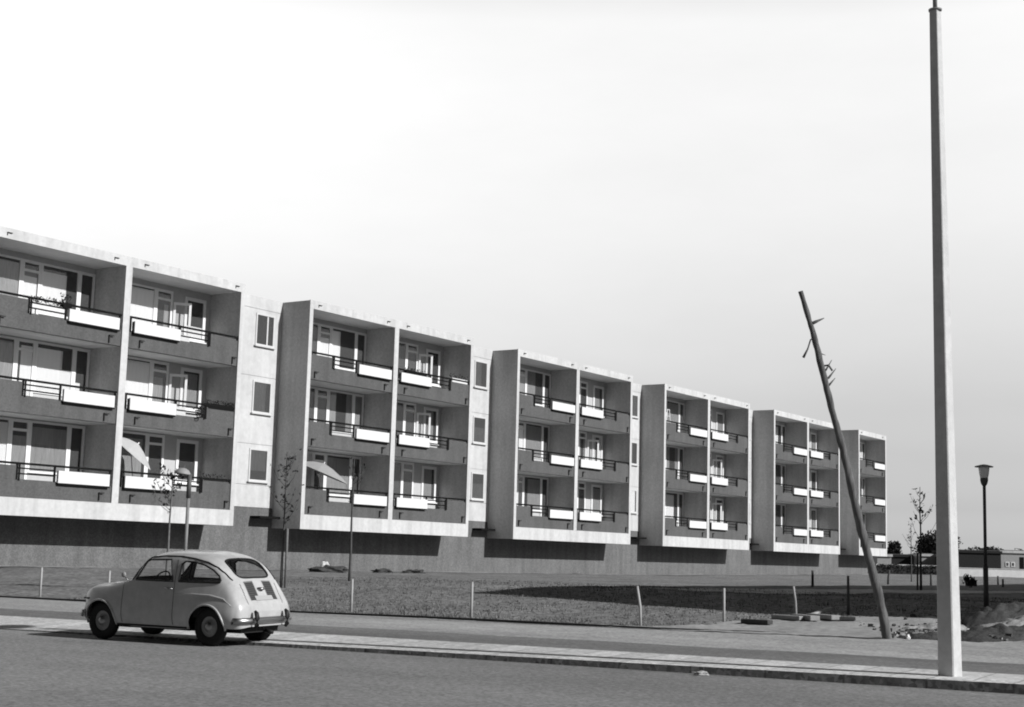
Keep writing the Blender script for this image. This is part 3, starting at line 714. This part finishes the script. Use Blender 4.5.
_ax = Vector((-.87480, .48449, 0)); _nb = Vector((.48449, .87480, 0))
CAR_LAT = .60
car.location = Vector((-4.36, 22.25, 0)) + _nb*CAR_LAT
car.rotation_euler = (R(-1.3), 0, math.atan2(_ax.y, _ax.x))
car.location.z = .012

# ------------------------------------------------------------------ tall concrete mast beside the road
M_CONC = mat('cast_concrete', .52, .85, .10, 9.0, .35, 60, stain=.10, stain_scale=1.2)
M_GALV = mat('galvanised_steel', .25, .5, .1, 10)
mast = empty('lamp_mast', (5.53, 18.71, .11), R(-46), 'tall tapering square concrete lamp mast on the kerbside paving', 'street lamp')
m = MB(); hb, ht, hz = .111, .056, 8.58
def frustum(m, h0, h1, z0, z1, mt, ch=.014):
    vs = []
    for h, z in ((h0, z0), (h1, z1)):
        c_ = ch*h/h0
        for x, y in ((-h, -h+c_), (-h+c_, -h), (h-c_, -h), (h, -h+c_), (h, h-c_), (h-c_, h), (-h+c_, h), (-h, h-c_)): vs.append((x, y, z))
    fs = [(i, (i+1) % 8, 8+(i+1) % 8, 8+i) for i in range(8)] + [tuple(range(8, 16))]
    m.add(vs, fs, mt)
frustum(m, hb, ht, -.15, hz, M_CONC); m.build('shaft', mast)
mast.rotation_mode = 'QUATERNION'
mast.rotation_quaternion = (Matrix.Rotation(R(-.55), 3, 'Y') @ Matrix.Rotation(R(-46), 3, 'Z')).to_quaternion()
m = MB(); m.lathe([(.0, .0), (.085, .0), (.088, .022), (.03, .03)], M_GALV, (0, 0, hz+.004), 18); m.build('cap', mast)
m = MB(); m.tube([(0, 0, hz+.06), (0, 0, hz+.45)], .03, M_GALV); m.lathe([(.10, 0), (.30, .03), (.34, .07), (.30, .16), (.12, .24), (0, .26)], M_GALV, (0, 0, hz+.42), 24); m.build('luminaire', mast)

# ------------------------------------------------------------------ leaning wooden pole
M_WOOD = mat('weathered_wood', .125, .9, .5, 7.0, 1.0, 25, stretch=(3, 3, .4))
M_WOODL = mat('pale_cut_wood', .34, .85, .25, 8.0, stretch=(3, 3, .5))
pb = Vector((6.86, 26.88, .05)); pt_ = Vector((5.225, 26.6, 6.37))
lp = empty('leaning_pole', pb, 0, 'bare weathered wooden pole leaning left above the sand verge', 'pole')
m = MB(); pts = []; rad = []
for i in range(25):
    t = i/24; p = (pt_-pb)*t; p += Vector((noise.noise(Vector((t*4, 0, 0)))*.04 + .05*math.sin(t*math.pi), noise.noise(Vector((t*4, 9, 0)))*.03, 0)); pts.append(p); rad.append(.086-.040*t+.013*noise.noise(Vector((t*20, 3, 1))))
fine = [(lambda k, f: pts[k].lerp(pts[k+1], f))(min(23, int(i*24/71)), i*24/71-min(23, int(i*24/71))) for i in range(72)]
fr = [rad[min(23, int(i*24/71))] for i in range(72)]
m.tube(fine, fr, M_WOOD, 14)
for i, p in enumerate(m.v):
    v_ = Vector(p); n_ = noise.noise(Vector((v_.x*14, v_.y*14, v_.z*2.2)))*.016 + noise.noise(Vector((v_.x*40, v_.y*40, v_.z*9)))*.006; c_ = fine[min(71, i//14)]; d_ = (v_-c_)
    if d_.length > .001: m.v[i] = tuple(v_ + d_.normalized()*n_)
m.build('shaft', lp)
def along(t): i = t*24; k = min(23, int(i)); return pts[k].lerp(pts[k+1], i-k)
for t, d, r_ in [(.905, (.20, 0, .10), .034), (.745, (.16, .02, .10), .026), (.765, (.10, -.05, .12), .022), (.73, (.12, 0, .02), .026), (.83, (.10, .03, -.10), .016), (.74, (-.09, 0, -.02), .012)]:
    st = MB(); a = along(t); st.tube([a, a+Vector(d)*.5, a+Vector(d)+Vector((.05, 0, .12 if t < .8 else .02))], [r_, r_*.85, r_*.25], M_WOOD, 7); st.build('branch_stub', lp)
st = MB(); a = along(.785); st.tube([a, a+Vector((.13, 0, .02)), a+Vector((.20, 0, -.08))], .02, M_WOOD, 6); st.build('cable_hook', lp)
st = MB(); a = along(.865); st.tube([a, a+Vector((-.07, 0, -.03)), a+Vector((-.12, 0, -.2)), a+Vector((-.2, 0, -.36))], [.018, .013, .016, .026], M_WOOD, 6); st.build('hanging_wire', lp)

# ------------------------------------------------------------------ park lamps
M_OPAL = mat('opal_glass', .75, .25, spec=.5)
M_POST = mat('dark_steel_post', .085, .5, .2, 6)
M_SHADE = mat('grey_enamel_shade', .30, .5)
def park_lamp(x, y, z, h, label, tilt=0.0, shade=M_SHADE, bulky=False):
    r = empty('park_lamp', (x, y, z), 0, label, 'street lamp', 'post top lamps on the lawn')
    m = MB(); m.tube([(0, 0, -.15), (0, 0, .95)], .058, M_POST, 12); m.tube([(0, 0, .95), (0, 0, h-.42)], .036, M_POST if not bulky else mat('pale_steel_post', .16, .6, .2, 6), 12); m.build('post', r)
    m = MB()
    if bulky: m.tube([(0, 0, h-.98), (0, 0, h-.42)], .058, M_POST, 12)
    m.lathe([(.04, -.46), (.07, -.41), (.088, -.33), (.085, -.28)], M_POST, (0, 0, h), 18); m.build('collar', r)
    m = MB(); m.lathe([(.085, -.28), (.105, -.19), (.12, -.07), (.115, -.04)], M_OPAL, (0, 0, h), 20); g = m.build('glass', r)
    m = MB(); m.lathe([(0, .03), (.07, .02), (.20, -.015), (.208, -.03), (.20, -.038), (.0, -.03)], shade, (0, 0, 0), 24)
    s_ = m.build('shade', r, (0, 0, h)); s_.rotation_euler = (0, R(tilt), 0)
    return r
park_lamp(10.76, 33.6, .58, 3.2, 'slender dark park lamp with flat disc shade right of the tall mast')
r = empty('park_lamp', (-8.33, 38.84, .36), 0, 'park lamp with thick dark collar and pale bowl rising behind the parked car', 'street lamp', 'post top lamps on the lawn')
m = MB(); m.tube([(0, 0, -.15), (0, 0, 2.4)], .045, mat('pale_steel_post', .20, .6, .2, 6), 12); m.build('post', r)
m = MB(); m.tube([(0, 0, 2.38), (0, 0, 3.0)], .062, M_POST, 12); m.build('collar', r)
m = MB(); m.lathe([(0, .16), (.07, .15), (.15, .11), (.21, .03), (.22, 0), (.20, -.01), (0, .0)], mat('pale_shade', .28, .5), n=24); s_ = m.build('shade', r, (-.19, 0, 3.0)); s_.rotation_euler = (0, R(6), 0)

# ------------------------------------------------------------------ fence stakes, cable, planks, litter
M_STAKE = mat('pale_wood_stake', .36, .85, .2, 9.0)
M_STAKED = mat('dark_wood_stake', .06, .85, .2, 9.0)
stakes = [(-11.4, 36.86, .72, .0, 'pale thin fence stake at the far left edge of the lawn', 0), (-9.25, 35.04, .74, 0, 'pale thin fence stake just left of the car roof', 0),
          (-3.32, 32.5, .70, .0, 'pale thin stake in front of the tall thin sapling', 0), (-.69, 30.97, .74, 0, 'pale stake just left of the tip of the lawn shadow', 0),
          (2.65, 29.26, .78, -.045, 'pale leaning stake standing before the dark lawn shadow', 0), (4.38, 30.09, .68, 0, 'pale upright stake between leaning stake and loose beams', 0),
          (6.17, 31.87, .60, -.03, 'short pale stake rising behind the loose beams', 0), (7.22, 31.63, .82, 0, 'thin dark stake just left of the leaning pole', 1),
          (18.13, 71.14, .68, .04, 'dark distant stake right of the end of the apartment block', 1), (11.47, 56.07, .6, 0, 'dark distant stake before the last bay of the apartment block', 1),
          (20.42, 72.0, .55, 0, 'dark distant stake just left of the tall mast', 1), (26.96, 82.1, .48, 0, 'small dark stake right of the park lamp, the farther one', 1), (23.84, 71.89, .4, 0, 'stubby dark stake right of the park lamp, the nearer one', 1)]
for x, y, h, lean, lab, dk in stakes:
    s_, q_ = sq(x, y); z = lawn_z(s_, q_); m = MB(); r_ = .026 if not dk else (.03 if y < 40 else .05)
    if y < 40 and not dk: r_ = .028
    m.tube([(0, 0, -.15), (lean*.5, 0, h*.5), (lean*1.9, 0, h)], [r_*1.05, r_, r_*.9], M_STAKED if dk else M_STAKE, 7)
    tag(m.build('fence_stake', loc=(x, y, z)), lab, 'stake', 'stakes of the lawn fence')
# black cable lying along the back of the footway
cp = [(-40, 50.5), (-20, 40.45), (-12.08, 36.26), (-9.88, 34.98), (-7.1, 33.4), (-4.34, 31.91), (-1.99, 31.01), (.62, 29.58), (2.96, 28.65), (5.23, 28.0)]
cp2 = [(5.23, 28.0), (5.7, 27.75), (6.15, 27.6), (6.5, 27.2)]
m = MB(); m.tube([(x-cp[5][0], y-cp[5][1], .155+.01*math.sin(i*2.1)) for i, (x, y) in enumerate(cp)], .034, M_BLACK, 8)
m.tube([(x-cp[5][0], y-cp[5][1], .15-.012*i) for i, (x, y) in enumerate(cp2)], [.034, .022, .016, .01], M_BLACK, 8)
m.tube([(5.3-cp[5][0], 28.0-cp[5][1], .16), (5.8-cp[5][0], 27.95-cp[5][1], .17), (6.1-cp[5][0], 28.0-cp[5][1], .16)], .013, M_BLACK, 6)
tag(m.build('cable', loc=(cp[5][0], cp[5][1], .0)), 'thick black cable laid along the back of the footway', 'cable')
M_BEAM = mat('tarred_beam', .055, .85, .3, 7.0); M_BEAMT = mat('sawn_beam', .26, .85, .25, 7.0)
beams = [(4.95, 29.56, .30, .07, .26, -38, 'lone short dark beam nearest the cable, left of the others', M_BEAM, 0),
         (5.74, 30.45, .36, .07, .33, -49, 'flat beam at left of the loose group by the stake', M_BEAMT, 0), (6.06, 30.40, .42, .085, .33, -72, 'thick beam in the middle of the loose group', M_BEAMT, 0),
         (6.48, 30.62, .48, .075, .38, -70, 'beam lying right of the middle one in the loose group', M_BEAMT, 0), (6.70, 31.9, .52, .045, .42, 52, 'thin pale plank sloping up at the back of the loose group', M_STAKE, 8),
         (6.83, 30.29, .22, .06, .33, -8, 'short dark beam at right end of the loose group', M_BEAM, 0)]
for x, y, L_, hh_, zz, rz, lab, mt, tl in beams:
    m = MB(); m.box(-L_, L_, -.11 if mt is not M_STAKE else -.04, .11 if mt is not M_STAKE else .04, -hh_*.2, hh_, mt)
    o = m.build('beam', loc=(x, y, H(x, y)+.03), rz=R(rz)); o.rotation_euler[1] = R(-tl)
    bv = o.modifiers.new('bevel', 'BEVEL'); bv.width = .012; bv.segments = 2
    tag(o, lab, 'timber', 'loose beams on the sand')
def crumple(name, loc, size, seed, m, label, cat, sub=3, amp=.4):
    bm = bmesh.new(); bmesh.ops.create_icosphere(bm, subdivisions=sub, radius=1)
    for v in bm.verts:
        n = noise.noise(v.co*1.7+Vector((seed, 0, 0)))*amp + noise.noise(v.co*4+Vector((0, seed, 0)))*amp*.5; v.co *= 1+n
        v.co = Vector((v.co.x*size[0], v.co.y*size[1], max(v.co.z, -.5)*size[2]))
    me = bpy.data.meshes.new(name); bm.to_mesh(me); bm.free(); me.materials.append(m)
    o = link(name, me, None, loc); return tag(o, label, cat)
M_PAPER = mat('white_paper', .75, .8)
crumple('crumpled_paper', (2.50, 19.17, .02), (.10, .06, .03), 3, mat('soiled_paper', .36, .9), 'crumpled white paper lying in the gutter below the kerb', 'litter', 3, .8)
crumple('paper_sheet', (-7.15, 59.2, .80), (.20, .06, .28), 5, M_PAPER, 'small white sheet propped on dark turned earth by the wall', 'litter', 3, .4)
for i, (x, y, sx, sy, sz, lab) in enumerate([(-6.85, 58.6, .75, .3, .20, 'long dark clod of turned earth beside the white sheet'), (-5.0, 60.3, .42, .2, .12, 'short dark clod of earth right of the sapling trunk'),
        (-3.8, 61.5, .5, .22, .11, 'low dark clod of earth farthest right along the wall'), (-17.0, 53.0, .4, .2, .12, 'dark clod of earth at the left, above the car bonnet')]):
    tag(crumple('earth_clod', (x, y, H(x, y)+.04), (sx, sy, sz), i*3.1, M_EARTH, lab, 'earth clod', 3, .6), group='earth clods along the wall')
# dug soil by the right edge: the heap and the rubble around it
def mound(name, cx, cy, rx, ry, h, rz, seed, mt, label):
    vs = []; fs = []; n = 44
    for i in range(n+1):
        for j in range(n+1):
            u, v = -1+2*i/n, -1+2*j/n; d = u*u+v*v
            base = max(0, 1-d)**.8
            lx, ly = u*rx, v*ry; x = cx+lx*math.cos(rz)-ly*math.sin(rz); y = cy+lx*math.sin(rz)+ly*math.cos(rz)
            nn = noise.noise(Vector((x*1.6, y*1.6, seed)))*.60 + abs(noise.noise(Vector((x*4, y*4, seed))))*.45 + noise.noise(Vector((x*13, y*13, seed)))*.10
            vs.append((x-cx, y-cy, base*h*(1+nn*.9) + nn*.10*min(1, base*4) - .05*(d > 1)))
    for i in range(n):
        for j in range(n): a = i*(n+1)+j; fs.append((a, a+n+1, a+n+2, a+1))
    o = MB().add(vs, fs, mt, True).build(name, loc=(cx, cy, H(cx, cy)-.02)); return tag(o, label, 'soil heap', 'heaps of dug soil')
mound('soil_heap', 9.1, 26.9, 1.25, .5, .20, R(15), 1, M_EARTH, 'low heap of dark dug soil nearest the footway at right')
mound('soil_heap', 10.3, 29.6, 1.6, .55, .36, R(20), 2, M_EARTH, 'larger dark heap of dug soil behind the near one')
mound('soil_heap', 9.9, 28.1, 1.4, .5, .24, R(18), 3, M_SAND, 'pale sandy heap between the two dark soil heaps')
mound('soil_heap', 8.2, 28.6, .7, .3, .12, R(0), 4, M_SAND, 'small pale sand heap just right of the tall mast')
mound('soil_heap', 7.55, 26.9, .55, .28, .10, R(-10), 5, M_EARTH, 'flat dark scatter heap just left of the tall mast')
rng = random.Random(8); m = MB()
for i in range(520):
    x = rng.uniform(6.9, 11.4); y = 26.7 - (x-7.5)*.30 + abs(rng.gauss(0, 1.3)); r_ = rng.choice([.015, .025, .03, .045])*rng.uniform(.7, 1.3)
    z = H(x, y)+.02 + (max(0, min(1, (x-8.3)*2))*.16*max(0, 1-abs(y-(26.9+.27*(x-9.1)))/.6)); rot = Matrix.Rotation(rng.uniform(0, 6), 3, 'Z') @ Matrix.Rotation(rng.uniform(0, 6), 3, 'X')
    m.obox((x, y, z), (r_, r_*.8, r_*.6), rot, rng.choice([M_EARTH, M_EARTH, M_EARTH, M_SAND]))
o = m.build('rubble'); tag(o, 'scattered rubble and clods along the edge of the sand', None, None, 'stuff'); o['category'] = 'rubble'
crumple('pale_stone', (7.17, 26.75, .2), (.06, .05, .09), 7, M_PAPER, 'upright white stone chip at the foot of the leaning pole', 'stone', 2, .4).scale = (.6, .6, .6)

# ------------------------------------------------------------------ saplings, shrubs, trees
M_LEAF = mat('dark_leaves', .030, .7, .5, 4.0); M_BARK = mat('young_bark', .08, .9, .3, 9.0)
M_BARKL = mat('pale_bark', .15, .9, .3, 9.0)
def leaf(m, c, sz, rng, mt=None):
    a = Vector((rng.gauss(0, 1), rng.gauss(0, 1), rng.gauss(0, 1))).normalized(); b_ = a.orthogonal().normalized(); b_ = Matrix.Rotation(rng.uniform(0, 6.28), 3, a) @ b_; c_ = a.cross(b_)
    c = Vector(c); m.add([c-b_*sz, c-c_*sz*.5, c+b_*sz, c+c_*sz*.5], [(0, 1, 2, 3)], mt or M_LEAF)
def sapling(x, y, h, clear, crown_r, nbr, nleaf, lsz, label, seed, stake=None, bark=M_BARK, r0=.028, zb=None):
    rng = random.Random(seed); z = zb if zb is not None else H(x, y); root = empty('sapling', (x, y, z), 0, label, 'young tree', 'young staked trees')
    m = MB(); tr = [(noise.noise(Vector((seed, t*3, 0)))*.06*t*h*.3, 0, -.1 + t*(h+.1)) for t in lin(0, 1, 9)]
    m.tube(tr, [r0*(1-.75*i/8) for i in range(9)], bark, 7); m.build('trunk', root)
    br = MB(); lf = MB()
    for i in range(nbr):
        t = clear + (1-clear)*rng.random()**.9*.92; k = t*8; i0 = min(7, int(k)); p = Vector(tr[i0]).lerp(Vector(tr[i0+1]), k-i0)
        an = rng.uniform(0, 6.28); L_ = crown_r*rng.uniform(.5, 1.1)*(1.15-.6*(t-clear)/(1-clear)); up = rng.uniform(.9, 1.7)
        e = p + Vector((math.cos(an)*L_, math.sin(an)*L_, L_*up)); mid = p.lerp(e, .5)+Vector((math.cos(an)*L_*.12, math.sin(an)*L_*.12, -.03))
        br.tube([p, mid, e], [.010, .007, .004], bark, 5)
        for j in range(max(1, nleaf//nbr)):
            q = p.lerp(e, rng.uniform(.25, 1.08)); leaf(lf, q+Vector((rng.gauss(0, .05), rng.gauss(0, .05), rng.gauss(0, .05))), lsz*rng.uniform(.6, 1.3), rng)
    for j in range(nleaf//5):
        t = rng.uniform(clear, 1); leaf(lf, Vector((rng.gauss(0, .05), rng.gauss(0, .05), t*h)), lsz*rng.uniform(.6, 1.2), rng)
    br.build('branches', root); lf.build('leaves', root)
    if stake:
        s_ = MB(); dx, sh_, mt = stake; s_.tube([(dx, -.05, -.2), (dx*.9, -.05, sh_)], .033, mt, 8); s_.build('tree_stake', root)
sapling(-8.78, 38.85, 3.0, .66, .52, 14, 90, .07, 'young tree with few leaves behind the car, left of the lamp', 3, bark=M_BARKL, r0=.045)
sapling(-5.97, 39.93, 3.6, .40, .48, 18, 100, .058, 'young tree tied to a stake before the first shaded bay flank', 4, stake=(.12, 1.55, M_BARKL), r0=.04)
sapling(-4.45, 42.72, 3.5, .66, .40, 8, 18, .05, 'thin nearly bare young tree behind the pale stake', 6, r0=.045)
sapling(14.74, 53.23, 3.65, .36, .55, 14, 60, .075, 'tall young tree with upright twigs left of the mast', 9, stake=(-.14, 1.3, M_BARK), r0=.05)
sapling(23.0, 85.0, 3.3, .5, .5, 9, 30, .06, 'faint distant young tree just past the end of the apartment block', 12, r0=.04)
def bush(name, x, y, w, h, n, lsz, label, seed, cat='shrub', trunk=None, z=None, group=None):
    rng = random.Random(seed); z = H(x, y) if z is None else z; root = empty(name, (x, y, z), 0, label, cat, group)
    lobes = [(Vector((rng.uniform(-.6, .6)*w/2, rng.uniform(-.5, .5)*w/2, h*rng.uniform(.45 if trunk else .25, .78))), rng.uniform(.22, .42)) for _ in range(11)]
    lf = MB()
    for i in range(n):
        c, r_ = rng.choice(lobes); d = Vector((rng.gauss(0, 1), rng.gauss(0, 1), rng.gauss(0, 1))).normalized()*rng.random()**.45
        p = c + Vector((d.x*r_*w, d.y*r_*w, d.z*r_*h*.8))
        if p.z > .0: leaf(lf, p, lsz*rng.uniform(.6, 1.4), rng)
    lf.build('crown' if trunk else 'foliage', root)
    m = MB(); tz = h*.5
    m.tube([(0, 0, -.2), (0, 0, tz*.5), (.03*w, 0, tz)], [w*.035, w*.028, w*.014], M_BARK, 8)
    for k in range(5):
        an = k*1.3; m.tube([(0, 0, tz*.5), (math.cos(an)*w*.15, math.sin(an)*w*.15, tz*.9), (math.cos(an)*w*.28, math.sin(an)*w*.28, h*.7)], [w*.016, w*.011, w*.005], M_BARK, 6)
    m.build('trunk' if trunk else 'stem', root)
bush('round_tree', 51.9, 180, 4.9, 4.9, 5200, .20, 'large dark round tree partly behind the tall mast', 21, 'tree', True, 1.0, 'trees on the skyline')
bush('round_tree', 49.2, 190, 1.7, 3.9, 1800, .18, 'smaller dark tree just past the end of the apartment block', 22, 'tree', True, 1.0, 'trees on the skyline')
bush('round_tree', 62.5, 196, 5.0, 4.0, 2200, .2, 'low dark tree crown above the flat roof behind the park lamp', 23, 'tree', True, 1.0, 'trees on the skyline')
for i, (x, h, w, lab) in enumerate([(58.6, 3.6, 2.4, 'low bush top above the left end of the dark flat roof'), (67.4, 3.7, 3.0, 'low bush top above the pale right hand house'), (56.9, 3.5, 2.0, 'tiny bush top beside the mast over the flat roof')]):
    bush('skyline_bush', x, 198, w, h, 700, .2, lab, 40+i, 'bush', True, 1.0, 'bushes behind the flat roofs')
bush('shrub', 20.75, 67.04, .62, .62, 420, .05, 'small dark round shrub on the far lawn right of the mast', 31)
m = MB(); m.box(-.22, .22, -.2, .2, 0, .26, M_STAKED); m.box(-.24, .24, -.22, .22, .262, .30, M_STAKED)
tag(m.build('litter_bin', loc=(22.49, 72.46, .69)), 'small dark box standing right of the round shrub', 'box')

# ------------------------------------------------------------------ far side of the park: wall, hedge, low houses
M_WALLW = mat('whitewashed_wall', .72, .9, .1, 3.0, stain=.12, stain_scale=.2)
M_BRICKD = mat('dark_brick', .022, .9, .25, 6.0, stain=.1)
M_BRICKL = mat('pale_brick', .34, .9, .15, 5.0)
m = MB(); m.box(0, 14, 0, .25, -.25, .62, M_WALLW); m.box(-.02, 14.02, -.03, .28, .62, .68, M_PANELW); 
tag(m.build('garden_wall', loc=(35.2, 120, 1.0), rz=R(0)), 'long low white wall below the dark flat roofed house', 'wall')
def hedge():
    rng = random.Random(77); m = MB()
    for i in range(5200):
        x = rng.uniform(0, 13.5); top = .78 + .08*noise.noise(Vector((x*1.2, 0, 0))); leaf(m, (x, rng.uniform(0, .9), rng.random()**.7*top), rng.uniform(.05, .12), rng)
    m.box(.02, 13.48, .12, .8, -.2, .70, M_LEAF); o = m.build('hedge', loc=(24.5, 125, 1.0)); tag(o, 'dark clipped hedge left of the tall mast behind the lawn', 'hedge')
hedge()
m = MB(); m.box(0, 16, 0, .2, -.25, .86, M_WALLW); tag(m.build('boundary_wall', loc=(26.0, 140, 1.0)), 'low pale wall showing just over the dark hedge', 'wall')
def house(name, x, y, w, d, h, wall, label, wins, fascia=True, doors=()):
    root = empty(name, (x, y, 1.0), 0, label, 'house'); m = MB(); m.box(0, w, 0, d, -.3, h, wall); m.build('wall', root)
    m = MB(); m.box(-.12, w+.12, -.15, d+.1, h+.002, h+.26, M_WHITE if fascia else M_BRICKD); m.box(.3, w-.3, .3, d-.3, h+.262, h+.33, M_ROOF); m.build('roof', root)
    for (a, b_, z0, z1) in wins:
        f = MB(); f.box(a, b_, -.05, -.003, z0, z1, M_FRAME); f = f.build('window', root); g = MB(); g.box(a+.08, b_-.08, -.06, -.052, z0+.08, z1-.08, M_DARK); g.build('pane', f)
    for (a, b_) in doors:
        m = MB(); m.box(a, b_, -.04, -.003, .0, 2.05, M_RAIL); m.build('door', root)
house('flat_roofed_house', 47.9, 160, 5.0, 8, 2.36, M_BRICKD, 'dark windowless flat roofed house behind the park lamp', [], False)
house('flat_roofed_house', 53.0, 160.4, 6.5, 8, 2.45, M_BRICKL, 'pale flat roofed house with small windows at the right edge', [(.5, .9, 1.0, 1.5), (1.1, 1.5, 1.0, 1.5), (3.2, 4.2, .9, 1.6)], True, [(2.05, 2.5)])
house('garden_shed', 45.75, 165, 1.55, 5, 1.9, M_BRICKL, 'small pale flat roofed outbuilding just left of the mast', [])
house('garden_shed', 40.9, 165, 1.55, 5, 1.75, M_BRICKL, 'small pale flat roofed outbuilding at the end of the apartment block', [])
house('low_house', 42.7, 168, 3.2, 6, 1.78, M_BRICKD, 'dark low house between the two pale outbuildings', [], False)

# ------------------------------------------------------------------ life on the balconies
def bw_(t, D, z): x, y = bxy(t, D); return Vector((x, y, z))
M_PARA = mat('pale_parasol_cloth', .42, .85, .06, 5.0); M_PARAG = mat('grey_parasol_cloth', .30, .85, .08, 5.0)
def parasol(c, r_, h, rot, pole_to, label, mt):
    root = empty('parasol', pole_to, 0, label, 'parasol', 'parasols on the balconies')
    off = Vector(c) - Vector(pole_to); m = MB(); n = 8; rings = []
    for k, (rr, zz) in enumerate([(0.02, 0), (r_*.35, -h*.22), (r_*.7, -h*.58), (r_, -h)]):
        ring = []
        for i in range(n*3):
            a = 2*math.pi*i/(n*3); sc = 1 if i % 3 == 0 else .955; ring.append(off + rot @ Vector((math.cos(a)*rr*sc, math.sin(a)*rr*sc, zz)))
        rings.append(ring)
    fs = []; N_ = n*3; vs = [p for ring in rings for p in ring]
    for k in range(3):
        for i in range(N_): fs.append((k*N_+i, k*N_+(i+1) % N_, (k+1)*N_+(i+1) % N_, (k+1)*N_+i))
    m.add(vs, fs, mt, False); m.build('canopy', root)
    m = MB(); m.tube([Vector((0, 0, 0)), off + rot @ Vector((0, 0, -h*.9)), off + rot @ Vector((0, 0, .06))], .02, M_FRAME, 8); m.build('pole', root)
Tax = Vector((math.cos(ANG), math.sin(ANG), 0)); Nax = Vector((-math.sin(ANG), math.cos(ANG), 0))
parasol(bw_(-8.38, .35, 5.12), .98, .40, Matrix.Rotation(R(32), 3, Tax) @ Matrix.Rotation(R(25), 3, Nax), bw_(-8.25, .55, ZT+.2), 'pale tilted parasol on the lowest balcony above the car', M_PARA)
parasol(bw_(1.95, .55, 5.12), 1.25, .42, Matrix.Rotation(R(17), 3, Tax) @ Matrix.Rotation(R(13), 3, Nax), bw_(1.7, .6, ZT+.2), 'grey open parasol on the lowest balcony of the second bay', M_PARAG)
# flower box and plants on the top left balcony rail
def flowers(t0, t1, D, z, label, seed, box=True, hgt=.22, n=120):
    rng = random.Random(seed); c = bw_((t0+t1)/2, D, z); root = empty('flower_box', c, ANG, label, 'flower box', 'flower boxes on the balconies'); w = (t1-t0)/2
    m = MB(); m.box(-w, w, -.1, .1, -.0, .19, M_BOX if box else M_RAIL); m.build('trough', root)
    lf = MB()
    for i in range(n):
        x = rng.uniform(-w, w); k = .5+.5*noise.noise(Vector((x*3, seed, 0))); leaf(lf, (x, rng.gauss(0, .06), .19+rng.random()*hgt*(.4+k)), rng.uniform(.03, .06), rng)
    lf.build('leaves', root)
tA = -PB + FB - FIN/2
flowers(tA-3.95, tA-2.55, .12, ZT+2*ST+.80, 'white flower box with dark plants on the top left balcony', 1, True, .26, 160)
flowers(tA-2.60, tA-2.25, .10, ZT+2*ST+.98, 'bushy dark plant at the right end of the top left flower box', 2, False, .34, 90)
flowers(-PB+FB+FIN/2+4.2, -PB+FB+FIN/2+5.3, .25, ZT+.95, 'row of small plants on the lowest balcony right of the park lamp', 3, True, .2, 90)
flowers(-PB+FB+FIN/2+4.1, -PB+FB+FIN/2+5.4, .1, ZT+ST+1.0, 'dark trailing plants along the middle balcony rail of the first bay', 4, False, .16, 120)
flowers(FB+FIN/2+4.1, FB+FIN/2+5.3, .1, ZT+2*ST+1.0, 'plants on the top balcony rail of the second bay', 5, True, .2, 80)
flowers(FB+FIN/2+.7, FB+FIN/2+2.2, .12, ZT+2*ST+.92, 'dark plants above the white box on the second bay top balcony', 6, False, .18, 100)

# a few belongings on other balconies
r = empty('drying_rack', bw_(2*PB+1.0, .5, ZT+2*ST+.21), ANG, 'white A shaped drying rack on the top balcony of the fourth bay', 'drying rack')
m = MB()
for y in (-.25, .25):
    for x in (-.42, .42): m.tube([(x, y, 0), (x*.25, y, 1.66)], .022, M_FRAME, 6)
m.build('frame', r)
m = MB()
for z_, w_ in ((1.62, .12), (1.25, .20), (.9, .27)):
    for x in (-w_, w_): m.tube([(x, -.25, z_), (x, .25, z_)], .014, M_FRAME, 5)
    m.tube([(-w_, -.25, z_), (w_, -.25, z_)], .016, M_FRAME, 5)
m.build('rails', r)
r = empty('wire_basket', bw_(-PB+FB+FIN/2+3.55, -.12, ZT+ST+.60), ANG, 'round dark basket hung on the middle balcony rail of the first bay', 'basket')
m = MB()
for z_, q_ in ((0, .10), (.12, .15), (.24, .17)): m.tube([Vector((math.cos(a)*q_, math.sin(a)*q_, z_)) for a in np.linspace(0, 6.283, 19)], .014, M_BLACK, 5)
for k in range(8): a = k*math.pi/4; m.tube([(math.cos(a)*.10, math.sin(a)*.10, 0), (math.cos(a)*.15, math.sin(a)*.15, .12), (math.cos(a)*.17, math.sin(a)*.17, .24)], .009, M_BLACK, 5)
m.build('frame', r)
lf = MB(); rg_ = random.Random(5)
for i in range(60): leaf(lf, (rg_.gauss(0, .08), rg_.gauss(0, .08), .2+rg_.random()*.2), .04, rg_)
lf.build('leaves', r)
